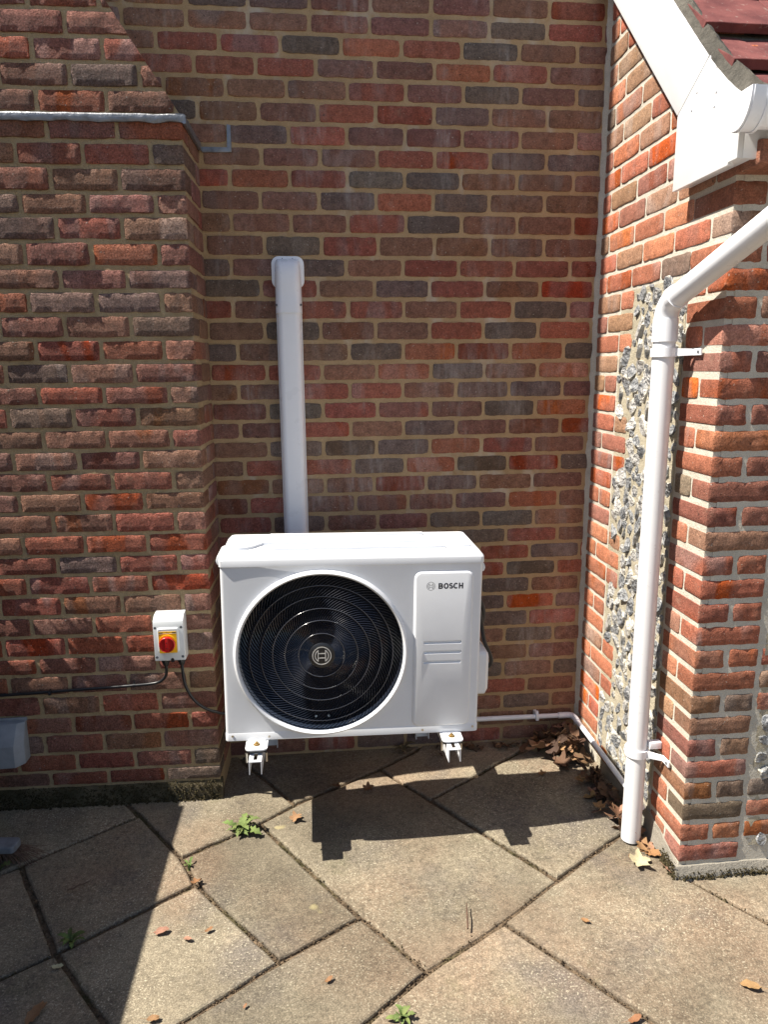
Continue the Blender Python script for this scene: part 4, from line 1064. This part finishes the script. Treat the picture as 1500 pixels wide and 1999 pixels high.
# ------------------------------------------------------------------ pipe trunking on the house wall
tr = tag(empty('pipe_trunking', (0.150, 0.0, 0.96)), 'white plastic pipe trunking rising from behind the heat pump with capped top', 'trunking')
def dsec(w, d_, y0=-0.002, flat=0.55, n=5):
    pts = [(-w, y0)]
    r = d_*0.42
    for k in range(n+1): a = math.radians(180+90*k/n); pts.append((-w*0.97+r+r*math.cos(a), -d_+r+r*math.sin(a)))
    for k in range(n+1): a = math.radians(270+90*k/n); pts.append((w*0.97-r+r*math.cos(a), -d_+r+r*math.sin(a)))
    pts.append((w, y0)); return pts
m = MB(); m.prism(dsec(0.0485, 0.060), XY, -0.12, 1.02); m.prism([(-0.0505, -0.001), (-0.0505, -0.012), (0.0505, -0.012), (0.0505, -0.001)], XY, -0.12, 1.02); m.build('duct', M['pvc'], tr, angle=28)
m = MB(); secs = []
for z, d_, w in ((0.955, 0.066, 0.0525), (1.005, 0.066, 0.0525), (1.008, 0.0655, 0.052), (1.06, 0.070, 0.0515), (1.10, 0.069, 0.051), (1.125, 0.064, 0.050), (1.143, 0.054, 0.048), (1.154, 0.040, 0.046), (1.158, 0.026, 0.044)):
    secs.append([(x, y, z) for x, y in dsec(w, d_)])
m.loft(secs); cap_ = m.build('wall_cap', M['pvc'], tr, angle=40)
m = MB(); m.prism(rrect(-0.0635, 0.0635, 1.050, 1.172, 0.030, 6), XZ, -0.014, -0.001); m.build('flange', M['pvc'], cap_, bevel=0.003)
m = MB()
for s in (-1, 1): m.disc((s*0.0455, -0.052, 0.985), (s*0.5, -1, 0), 0.0045, 0.006, 12)
m.build('screws', M['screw_grey'], cap_)
m = MB()
for s in (-1, 1): m.disc((s*0.02, -0.0138, 1.163), (0, -1, 0), 0.0018, 0.001, 8)
m.build('pin_holes', M['screw_grey'], cap_)

# ------------------------------------------------------------------ condensate pipe
cp = tag(empty('waste_pipe', (1.0, -0.03, 0.135)), 'thin white waste pipe running low along the wall into the corner', 'pipe')
C_ = lambda x, y, z: (x-1.0, y+0.03, z-0.135)
m = MB(); m.tube([C_(0.72, -0.034, 0.137), C_(1.0, -0.034, 0.136), C_(1.34, -0.034, 0.132)], 0.0108, 14); m.tube([C_(1.383, -0.085, 0.131), C_(1.384, -0.4, 0.130), C_(1.384, -0.735, 0.126)], 0.0108, 14); m.build('pipe', M['pvc'], cp, angle=50)
m = MB(); m.tube([C_(1.315, -0.034, 0.1325), C_(1.362, -0.034, 0.132), C_(1.378, -0.042, 0.132), C_(1.383, -0.06, 0.1315), C_(1.383, -0.10, 0.131)], 0.0138, 16); m.build('elbow', M['pvc'], cp, angle=50)
m = MB(); x = 1.213; m.box(x-0.007-1.0, x+0.007-1.0, -0.049+0.03, -0.001+0.03, 0.119-0.135, 0.152-0.135); m.box(x-0.007-1.0, x+0.007-1.0, -0.040+0.03, -0.028+0.03, 0.150-0.135, 0.160-0.135); m.build('pipe_clip', M['pvc'], cp, bevel=0.0015)

# ------------------------------------------------------------------ isolator switch and cables on the chimney
sw = tag(empty('isolator_switch', (-0.330, -DC, 0.712)), 'grey isolator switch box with red rotary knob on yellow plate, on the chimney', 'switch')
W2, SH, SD = 0.0555, 0.090, 0.068
prof = [(0.006, -SH), (-SD*0.80, -SH), (-SD, -SH+0.006), (-SD, SH-0.036), (-SD*0.93, SH-0.020), (-SD*0.55, SH-0.003), (0.006, SH)]
m = MB(); m.prism(prof, YZ, -W2, W2); box_ = m.build('enclosure', M['grey_plastic'], sw, bevel=0.0028, bseg=2, angle=30)
m = MB(); rings = []
for ins, y in ((0.0, -SD+0.002), (0.001, -SD-0.006), (0.004, -SD-0.009)): rings.append([(x, y, z) for x, z in rrect(-0.040+ins, 0.038-ins, -0.050+ins, 0.047-ins, 0.006, 3)])
m.loft(rings); m.build('raised_front', M['grey_plastic'], box_, angle=25)
m = MB(); m.prism(rrect(-0.034, 0.031, -0.050, 0.034, 0.002, 2), XZ, -SD-0.0105, -SD-0.0085); m.build('yellow_plate', M['yellow'], box_, smooth=False)
m = MB(); m.box(-0.034, 0.031, -SD-0.0109, -SD-0.0104, 0.0262, 0.0272); m.build('white_line', M['pvc'], box_, smooth=False)
rk = random.Random(4); m = MB()
for x0, x1, z in ((-0.033, -0.016, 0.0315), (-0.033, -0.021, 0.0287), (-0.008, -0.004, 0.0302), (-0.001, 0.003, 0.0302), (0.014, 0.030, 0.0315), (0.016, 0.030, 0.0288), (-0.032, -0.029, 0.0215), (-0.027, -0.025, 0.0215)):
    x = x0
    while x < x1:
        w = rk.uniform(0.0008, 0.002); m.box(x, min(x+w, x1), -SD-0.01095, -SD-0.0104, z-0.0009, z+0.0009); x += w+0.0006
m.build('fine_print', M['print'], box_, smooth=False)
m = MB(); cx, cz = -0.0035, -0.0135
m.tube([(cx, -SD-0.0095, cz+0.004), (cx, -SD-0.014, cz+0.004)], 0.0315, 40); m.build('yellow_collar', M['yellow'], box_, angle=30)
m = MB(); m.tube([(cx, -SD-0.0135, cz), (cx, -SD-0.019, cz)], [0.0295, 0.0295], 40)
pr_ = [(0.0295, -SD-0.019), (0.0292, -SD-0.024), (0.0278, -SD-0.0255), (0.0262, -SD-0.0245), (0.0255, -SD-0.0195)]
m.loft([[(cx+r*math.cos(2*math.pi*k/40), y, cz+r*math.sin(2*math.pi*k/40)) for k in range(40)] for r, y in pr_], cap=False)
knob = m.build('knob', M['red'], sw, angle=30)
m = MB(); m.box(cx-0.0055, cx+0.0055, -SD-0.027, -SD-0.0185, cz-0.0285, cz+0.0285); m.build('grip_bar', M['red'], knob, bevel=0.0012)
m = MB()
for z in (0.009, -0.012): m.disc((cx, -SD-0.0268, cz+z), (0, -1, 0), 0.0022, 0.0006, 12)
m.build('grip_holes', M['black'], knob)
for sx in (-1, 1):
    for z in (0.046, -0.070):
        m = MB(); m.disc((sx*0.0475, -SD+0.001, z if z < 0 else z), (0, -1, 0), 0.0052, 0.0016, 14); m.build('cover_screw', M['screw_grey'], box_)
m = MB(); m.prism([(-0.006, -SH-0.001), (0.006, -SH-0.001), (0.006, -SH+0.010), (0.003, -SH+0.015), (-0.003, -SH+0.015), (-0.006, -SH+0.010)], lambda p, t: (p[0]+0.009, t, p[1]), -SD-0.0008, -0.02); m.build('notch', M['black'], box_, smooth=False)
for gx in (-0.024, 0.036):
    m = MB(); m.tube([(gx, -0.036, -SH+0.002), (gx, -0.036, -SH-0.010)], 0.0165, 8); m.tube([(gx, -0.036, -SH-0.010), (gx, -0.036, -SH-0.017), (gx, -0.036, -SH-0.026)], [0.0135, 0.0125, 0.009], 14); m.build('gland', M['black'], sw, angle=30)
c1 = tag(empty('supply_cable', (-0.35, -DC, 0.58)), 'black cable running left from the isolator switch along the chimney', 'cable')
def to(o, pts): return [(p[0]-o[0], p[1]-o[1], p[2]-o[2]) for p in pts]
pts = smooth_pts([(-0.354, -DC-0.036, 0.605), (-0.354, -DC-0.034, 0.575), (-0.362, -DC-0.024, 0.545), (-0.388, -DC-0.014, 0.520), (-0.43, -DC-0.0105, 0.511), (-0.52, -DC-0.010, 0.507), (-0.72, -DC+0.003, 0.496), (-0.95, -DC+0.009, 0.487), (-1.3, -DC+0.018, 0.482)])
m = MB(); m.tube(to((-0.35, -DC, 0.58), pts), 0.0058, 10); m.build('cable', M['black'], c1, angle=60)
m = MB()
for x, z in ((-0.485, 0.5085), (-0.80, 0.493)): m.tube(to((-0.35, -DC, 0.58), [(x-0.004, -DC-0.010, z), (x+0.004, -DC-0.010, z)]), 0.0078, 10); m.box(x+0.35-0.002, x+0.35+0.002, -0.012, 0.002, z-0.58+0.004, z-0.58+0.013)
m.build('cable_clips', M['black'], c1, angle=40)
pts = smooth_pts([(-0.294, -DC-0.036, 0.605), (-0.293, -DC-0.037, 0.565), (-0.286, -DC-0.038, 0.51), (-0.262, -DC-0.038, 0.455), (-0.225, -DC-0.036, 0.415), (-0.18, -DC-0.03, 0.390), (-0.13, -DC-0.02, 0.378), (-0.06, -DC+0.0, 0.43)])
m = MB(); m.tube(pts, 0.0058, 10); c2 = tag(m.build('unit_cable', M['black'], None, angle=60), 'black cable curving from the isolator switch down to the heat pump', 'cable')

# ------------------------------------------------------------------ vent hood low on the chimney, broom on the paving
vh = tag(empty('vent_hood', (-1.03, -DC+0.020, 0.22)), 'weathered grey vent hood low on the chimney at the left edge', 'vent')
m = MB()
sec = [(-0.002, 0.0), (-0.085, 0.0), (-0.080, 0.085), (-0.030, 0.155), (-0.002, 0.160)]
rings = []
for x, k in ((-0.13, 1.0), (0.095, 1.0), (0.122, 0.62)): rings.append([(x, y*k if y < -0.01 else y, z) for y, z in sec])
m.loft(rings); m.build('cowl', M['hood'], vh, bevel=0.002, angle=25)
m = MB(); m.box(-0.14, 0.125, -0.006, -0.001, 0.155, 0.168); m.build('back_flange', M['hood'], vh, bevel=0.001)
br = tag(empty('broom', (-0.93, -0.60, 0.0), (0, 0, math.radians(-6))), 'old broom head with grey wooden block lying on the paving', 'broom')
m = MB(); m.prism(rrect(-0.30, 0.085, -0.032, 0.030, 0.016, 5), XY, 0.052, 0.078); m.build('block', M['old_wood'], br, bevel=0.006, bseg=3)
rb = random.Random(9); m = MB()
for _ in range(420):
    x0 = rb.uniform(-0.28, 0.08); y0 = rb.uniform(-0.025, 0.025); e = max(0, (x0-0.0)/0.08)
    x1 = x0+rb.uniform(0, 0.03)+0.075*e**2; y1 = y0*1.6+rb.gauss(0, 0.012)+0.012*e
    m.tube([(x0, y0, 0.056), ((x0+x1)/2+0.01*e, (y0+y1)/2, 0.036), (x1, y1, 0.004+0.02*e*rb.random())], 0.0011, 3, cap=False)
tag(m.build('bristles', M['bristle'], br, smooth=False), kind='stuff')

# ------------------------------------------------------------------ dry leaves
def leaf_mesh(seed, lobed=True):
    rnd = random.Random(seed); pts = []; n = 22
    for i in range(n):
        a = 2*math.pi*i/n; r = 0.5
        x = math.cos(a); y = math.sin(a)
        r = (0.5+(0.16*math.cos(5*a+0.3) if lobed else 0.0)+0.06*rnd.uniform(-1, 1))
        if not lobed: y *= 0.5
        pts.append((x*r, y*r))
    cu, cv, ph = rnd.uniform(0.3, 1.4), rnd.uniform(-0.6, 0.9), rnd.uniform(0, 6)
    def bend(x, y): return cu*0.55*y*y+cv*0.5*x*x+0.06*math.sin(7*x+ph)*math.cos(6*y+ph)+0.10*abs(y)
    vs = [(0, 0, bend(0, 0))]
    for k in (0.5, 1.0):
        for x, y in pts:
            j = 0.05*rnd.uniform(-1, 1) if k == 1.0 else 0
            vs.append((x*k, y*k, bend(x*k, y*k)+j))
    fs = [(0, 1+i, 1+(i+1) % n) for i in range(n)]+[(1+i, 1+n+i, 1+n+(i+1) % n, 1+(i+1) % n) for i in range(n)]
    m = MB(); m.add(vs, fs)
    st = [Vector((-0.45, 0, bend(-.45, 0))), Vector((-0.75, 0.03, bend(-.5, 0)+0.02)), Vector((-1.0, 0.09, bend(-.5, 0)+0.08))]
    m.tube(st, [0.018, 0.014, 0.012], 4)
    # give the blade a little thickness
    me = bpy.data.meshes.new('dry_leaf'); me.from_pydata(m.v, [], m.f); me.materials.append(M['leaf'])
    bm = bmesh.new(); bm.from_mesh(me); bmesh.ops.recalc_face_normals(bm, faces=bm.faces); bmesh.ops.solidify(bm, geom=bm.faces[:], thickness=0.012); bm.to_mesh(me); bm.free()
    me.polygons.foreach_set('use_smooth', [True]*len(me.polygons)); me.set_sharp_from_angle(angle=math.radians(50))
    return me
LV = [leaf_mesh(k, True) for k in range(6)]+[leaf_mesh(k+20, False) for k in range(4)]
LC = {'tan': (0.30, 0.175, 0.085), 'brown': (0.14, 0.075, 0.042), 'dark': (0.075, 0.045, 0.030), 'orange': (0.27, 0.138, 0.065), 'pale': (0.50, 0.43, 0.28), 'olive': (0.20, 0.19, 0.09), 'pink': (0.34, 0.19, 0.13)}
def leaf(x, y, z, size, col, label, group=None, v=None, rz=None, tilt=0.15, rnd=RND):
    me = LV[v] if v is not None else rnd.choice(LV)
    o = link('dry_leaf', me, None, (x, y, z), (rnd.uniform(-tilt, tilt), rnd.uniform(-tilt, tilt), rz if rz is not None else rnd.uniform(0, 6.28)), (size, size, size), jit(LC[col], rnd))
    return tag(o, label, 'leaf', group)
rl = random.Random(12)
def pile():
    for i in range(120):
        t = rl.random()**0.9
        # heap in the inside corner, thinning along the extension wall to the pipe
        if i < 70:
            x = 1.37-abs(rl.gauss(0, 0.085)); y = -0.05-abs(rl.gauss(0, 0.095)); h = max(0.0, 0.115-0.32*math.hypot(1.38-x, y+0.12))
            z = 0.012+rl.random()*h
        else:
            y = -0.18-0.56*rl.random(); x = 1.385-abs(rl.gauss(0, 0.045)); z = 0.012+rl.random()*0.045
        if x > 1.36: x = 1.36
        s = rl.uniform(0.035, 0.080)
        col = rl.choices(['brown', 'dark', 'tan', 'pink', 'orange'], [4, 3.2, 2.2, 1.2, 0.6])[0]
        if i < 70: leaf(x, min(y, -0.05), z, s, col, 'curled dead leaf in the heap under the waste pipe elbow', 'dead leaves heaped in the corner', tilt=0.9, rnd=rl)
        else: leaf(x, min(y, -0.05), z, s, col, 'curled dead leaf in the drift between leaf heap and downpipe', 'dead leaves along the extension wall', tilt=0.9, rnd=rl)
    for i in range(22):
        x = rl.uniform(0.75, 1.30); y = -0.03-abs(rl.gauss(0, 0.03)); leaf(x, y, 0.012, rl.uniform(0.02, 0.05), rl.choice(['brown', 'dark', 'tan']), 'small dead leaf scrap at the foot of the shaded house wall', 'leaf scraps along the house wall', tilt=0.6, rnd=rl)
pile()
SC = [(-0.278, -1.002, 0.05, 'pink', 6, 0.2, 'pinkish brown folded leaf on the paving, largest of three below the switch'), (-0.193, -1.04, 0.035, 'pink', 7, 2.6, 'narrow pink leaf on the paving, middle of three below the switch'), (-0.133, -1.012, 0.03, 'orange', 8, 0.5, 'small orange leaf on the paving, right of three below the switch'),
      (-0.203, -0.796, 0.036, 'orange', 0, 1.0, 'crumpled orange leaf in the paving joint at the shadow edge'), (0.123, -0.484, 0.05, 'tan', 1, 0.7, 'flat tan leaf right of the green weed'), (0.281, -0.285, 0.045, 'brown', 2, 2.0, 'curled brown leaf in shade under the heat pump'),
      (0.416, -0.318, 0.045, 'orange', 0, 0.3, 'orange leaf in the lit strip under the heat pump'), (0.230, -1.235, 0.030, 'orange', 9, 0.6, 'small orange leaf alone at bottom centre of the paving'), (-0.239, -1.307, 0.040, 'tan', 7, 0.1, 'tan leaf at the bottom edge of the paving'),
      (1.031, -1.104, 0.034, 'orange', 8, 2.3, 'small curled brown leaf on the right paving slab'), (1.398, -1.385, 0.060, 'tan', 6, 2.5, 'pointed yellow leaf near the lower right corner'), (1.032, -1.449, 0.045, 'orange', 9, 0.2, 'red brown leaf on the bottom edge at the right'),
      (-0.557, -1.259, 0.085, 'tan', 7, 1.2, 'large pale leaf in the shade at the lower left corner'), (1.160, -0.296, 0.035, 'orange', 1, 0.4, 'orange leaf in the lit strip left of the leaf heap'), (1.320, -0.872, 0.075, 'pale', 0, 0.3, 'bleached white crumpled leaf in front of the downpipe'),
      (1.392, -0.835, 0.080, 'orange', 7, -0.3, 'broad yellow brown leaf beside the foot of the brick corner'), (1.385, -0.780, 0.070, 'pink', 3, 1.3, 'crumpled pinkish leaf right of the downpipe foot'), (1.365, -0.795, 0.06, 'tan', 4, 2.3, 'crinkled tan leaf touching the downpipe foot'),
      (1.300, -0.835, 0.025, 'orange', 8, 1.0, 'tiny orange leaf scrap left of the bleached leaf'), (1.405, -0.925, 0.05, 'pink', 9, -0.8, 'thin pink leaf in the joint below the brick corner'), (0.002, -1.294, 0.018, 'orange', 7, 1.0, 'tiny orange scrap on the bottom slab'), (-0.551, -1.105, 0.035, 'pale', 8, 0.2, 'grey leaf on a shaded slab at the left')]
for x, y, s, c, v, rz, lab in SC: leaf(x, y, 0.008+s*0.08, s*0.85, c, lab, None, v, rz, 0.25, rl)
m = MB(); rt = random.Random(3)
# a few twigs
for i, (x, y, a, L) in enumerate(((1.26, -0.585, 0.15, 0.10), (1.30, -0.16, 2.4, 0.09), (-0.62, -0.80, 0.6, 0.07), (0.66, -1.10, 1.4, 0.10))):
    t = MB(); p = [Vector((x+math.cos(a)*L*k/4, y+math.sin(a)*L*k/4, 0.012+0.01*rt.random())) for k in range(5)]; t.tube(p, [0.003, 0.0028, 0.0024, 0.002, 0.0012], 6)
    tag(t.build('twig', M['bristle'], None, angle=60), ['dry stalk sticking out of the leaf heap towards the paving', 'brown stalk across the top of the leaf heap', 'dark twig on the shaded slab at left', 'thin dark stem on the middle slab'][i], 'twig')

# ------------------------------------------------------------------ weeds
def weed_leaf_mesh(seed, teeth=True):
    rnd = random.Random(seed); n = 9; L = []; 
    for i in range(n+1):
        t = i/n; w = (0.03+0.15*math.sin(math.pi*min(1, t*0.95+0.02))**0.8)*(1.0 if not teeth else (1.25 if i % 2 else 0.55))
        if i == n: w = 0.005
        L.append((t, w, 0.34*math.sin(t*math.pi*0.8)-0.08*t))
    vs = []; 
    for t, w, z in L: vs += [(t, -w, z+w*0.35), (t, 0, z), (t, w, z+w*0.35)]
    fs = []
    for i in range(n): fs += [(3*i, 3*i+3, 3*i+4, 3*i+1), (3*i+1, 3*i+4, 3*i+5, 3*i+2)]
    me = bpy.data.meshes.new('leaf'); me.from_pydata(vs, [], fs); me.materials.append(M['weed'])
    bm = bmesh.new(); bm.from_mesh(me); bmesh.ops.solidify(bm, geom=bm.faces[:], thickness=0.01); bm.to_mesh(me); bm.free()
    me.polygons.foreach_set('use_smooth', [True]*len(me.polygons)); me.set_sharp_from_angle(angle=math.radians(60))
    return me
WL = [weed_leaf_mesh(k, k % 2 == 0) for k in range(4)]
def weed(x, y, n, size, seed, label, spread=(0, 6.28), col=(0.15, 0.20, 0.06)):
    rnd = random.Random(seed); w = tag(empty('weed', (x, y, 0.0)), label, 'weed')
    for i in range(n):
        a = spread[0]+(spread[1]-spread[0])*(i+rnd.uniform(-.3, .3))/n; s = size*rnd.uniform(0.55, 1.1)
        link('leaf', rnd.choice(WL), w, (rnd.gauss(0, size*0.07), rnd.gauss(0, size*0.07), 0.004), (rnd.uniform(-0.3, 0.3), -rnd.uniform(0.0, 0.55), a), (s, s*rnd.uniform(0.7, 1.1), s), jit(col, rnd, 0.3))
    m = MB(); m.tube([(0, 0, -0.02), (0, 0, 0.010)], [0.007, 0.004], 6); m.build('crown', M['weed'], w).color = (*col, 1)
    return w
weed(-0.075, -0.535, 24, 0.074, 2, 'bright green dandelion weed growing in the paving joint below the heat pump')
weed(0.421, -1.374, 11, 0.045, 3, 'small green weed in the joint at bottom centre')
weed(-0.245, -0.702, 6, 0.028, 4, 'tiny green seedling in the joint below the chimney corner', col=(0.13, 0.20, 0.05))
weed(-0.545, -1.010, 10, 0.045, 5, 'dull weed in the shaded joint crossing at the left', col=(0.09, 0.13, 0.035))
weed(-0.90, -0.66, 8, 0.045, 6, 'ragged weed in the shade beside the broom', col=(0.10, 0.13, 0.04))
weed(0.60, -0.035, 9, 0.060, 8, 'dry straggly weed at the foot of the wall under the heat pump', col=(0.14, 0.11, 0.06))
# debris in the joints
rj = random.Random(41); m = MB()
JO = ['a b c d e', 'c f g h q', 'f i j', 'g r', 'h k l', 'k o', 't j m l n', 'e i', 'M e', 'm s', 'L8a L8b', 'u v w', 'v d', 'b u', 'v v0']
for ln in JO:
    ks = ln.split()
    for p, q in zip(ks, ks[1:]):
        a, b = Vector(V[p]), Vector(V[q]); L = (b-a).length
        for _ in range(int(L*330)):
            c = a.lerp(b, rj.random())+Vector((rj.gauss(0, 0.007), rj.gauss(0, 0.007)))
            r = rj.uniform(0.0012, 0.0045); z = -0.010+rj.random()*0.008
            up = Vector((rj.gauss(0, 1), rj.gauss(0, 1), rj.gauss(0, 1))).normalized(); u = up.orthogonal().normalized(); w = up.cross(u)
            c3 = Vector((c.x, c.y, z))
            m.add([c3+up*r, c3+u*r*1.3, c3-u*r*0.5+w*r, c3-u*r*0.5-w*r, c3-up*r*0.6], [(0, 1, 2), (0, 2, 3), (0, 3, 1), (4, 2, 1), (4, 3, 2), (4, 1, 3)])
tag(m.build('joint_debris', M['soil'], None, smooth=False), 'crumbs of soil and moss in the paving joints', 'debris', kind='stuff')

# ------------------------------------------------------------------ unseen casters added past the left edge to shade patio and chimney
TAN = math.tan(SUN_EL); GX = -0.322
ob_ = tag(empty('unseen_shade_block', (-3.2, -2.4, 0)), 'unseen brick block with sloping tiled top, added left of the chimney for shade', 'building')  # added out of view to block sky and sun from the left
OBX, OBY = -3.2, -2.4
he = 2.75; xe = GX-0.03-he/TAN
m = MB(); m.box(-4.6-OBX, xe-0.16-OBX, -4.6-OBY, -0.47-OBY, -0.02, he-0.08); m.build('wall', M['far_brick'], ob_, smooth=False)
m = MB(); m.prism([(xe, he), (xe, he-0.03), (xe-0.16, he-0.06), (-3.7, he+0.70), (-3.7, he+0.80)], lambda p, t: (p[0]-OBX, t-OBY, p[1]), -4.8, -0.43); m.build('roof', M['tile'], ob_, smooth=False)
M['shade_box_wood'] = plain('stained_timber', (0.15, 0.095, 0.06), 0.8, var=0.4, vscale=12, bump=(60, 0.4, 0.004))
ls = tag(empty('unseen_shade_box', (-1.6, -1.8, 0)), 'unseen low timber box, added left of the patio to cast its shade', 'shadow caster')  # added out of view; top edge set to cast the patio shade line
hs = 1.30; xs_ = GX-hs/TAN
m = MB(); m.box(-0.40, xs_-0.055+1.6, -1.6, 1.355, -0.01, hs-0.11); m.build('carcass', M['shade_box_wood'], ls, smooth=False)
for k in range(10):
    m = MB(); m.box(xs_-0.054+1.6, xs_-0.031+1.6, -1.6, 1.358, 0.01+0.119*k, 0.117+0.119*k); m.build('board', M['shade_box_wood'], ls, bevel=0.003)
    m = MB(); m.box(-0.40, xs_-0.056+1.6, 1.356, 1.372, 0.01+0.119*k, 0.117+0.119*k); m.build('board', M['shade_box_wood'], ls, bevel=0.003)
m = MB(); m.box(-0.45, xs_+1.6, -1.7, 1.38, hs-0.03, hs); m.build('lid_board', M['shade_box_wood'], ls, smooth=False)
m = MB(); m.box(xs_-0.03+1.6, xs_+1.6, -1.7, 1.58, hs-0.105, hs-0.031); m.build('rail', M['shade_box_wood'], ls, smooth=False)
sh = tag(empty('unseen_shrub', (-1.22, -0.36, 0.0)), 'unseen leafy clump, added to cast ragged shade on the chimney', 'unseen_shrub')  # added out of view, foliage shaped to break up the chimney shade
rs = random.Random(6); m = MB()
def leaf_card(c, r):
    up = Vector((rs.gauss(0, 1), rs.gauss(0, 1), rs.gauss(0, 1))).normalized(); u = up.orthogonal().normalized(); w = up.cross(u)
    m.add([c-u*r, c+w*r*0.5, c+u*r, c-w*r*0.5], [(0, 1, 2, 3)])
for _ in range(1300): leaf_card(Vector((rs.uniform(-0.10, 0.03), rs.gauss(0.0, 0.03), 1.02*rs.random()**0.8)), rs.uniform(0.02, 0.045))
for _ in range(140): leaf_card(Vector((rs.gauss(0.01, 0.03), rs.gauss(0.005, 0.006), rs.uniform(1.30, 1.62))), rs.uniform(0.014, 0.03))
fo = m.build('foliage', M['weed'], sh, smooth=False); fo.color = (0.07, 0.11, 0.03, 1)
m = MB()
for k in range(4): m.tube([(0.02*k-0.06, 0.01*k-0.02, -0.02), (0.01*k-0.02, 0.0, 0.6), (0.03*k-0.05, 0.0, 1.5-0.2*k)], [0.010, 0.007, 0.003], 6)
m.build('stems', M['bristle'], sh)
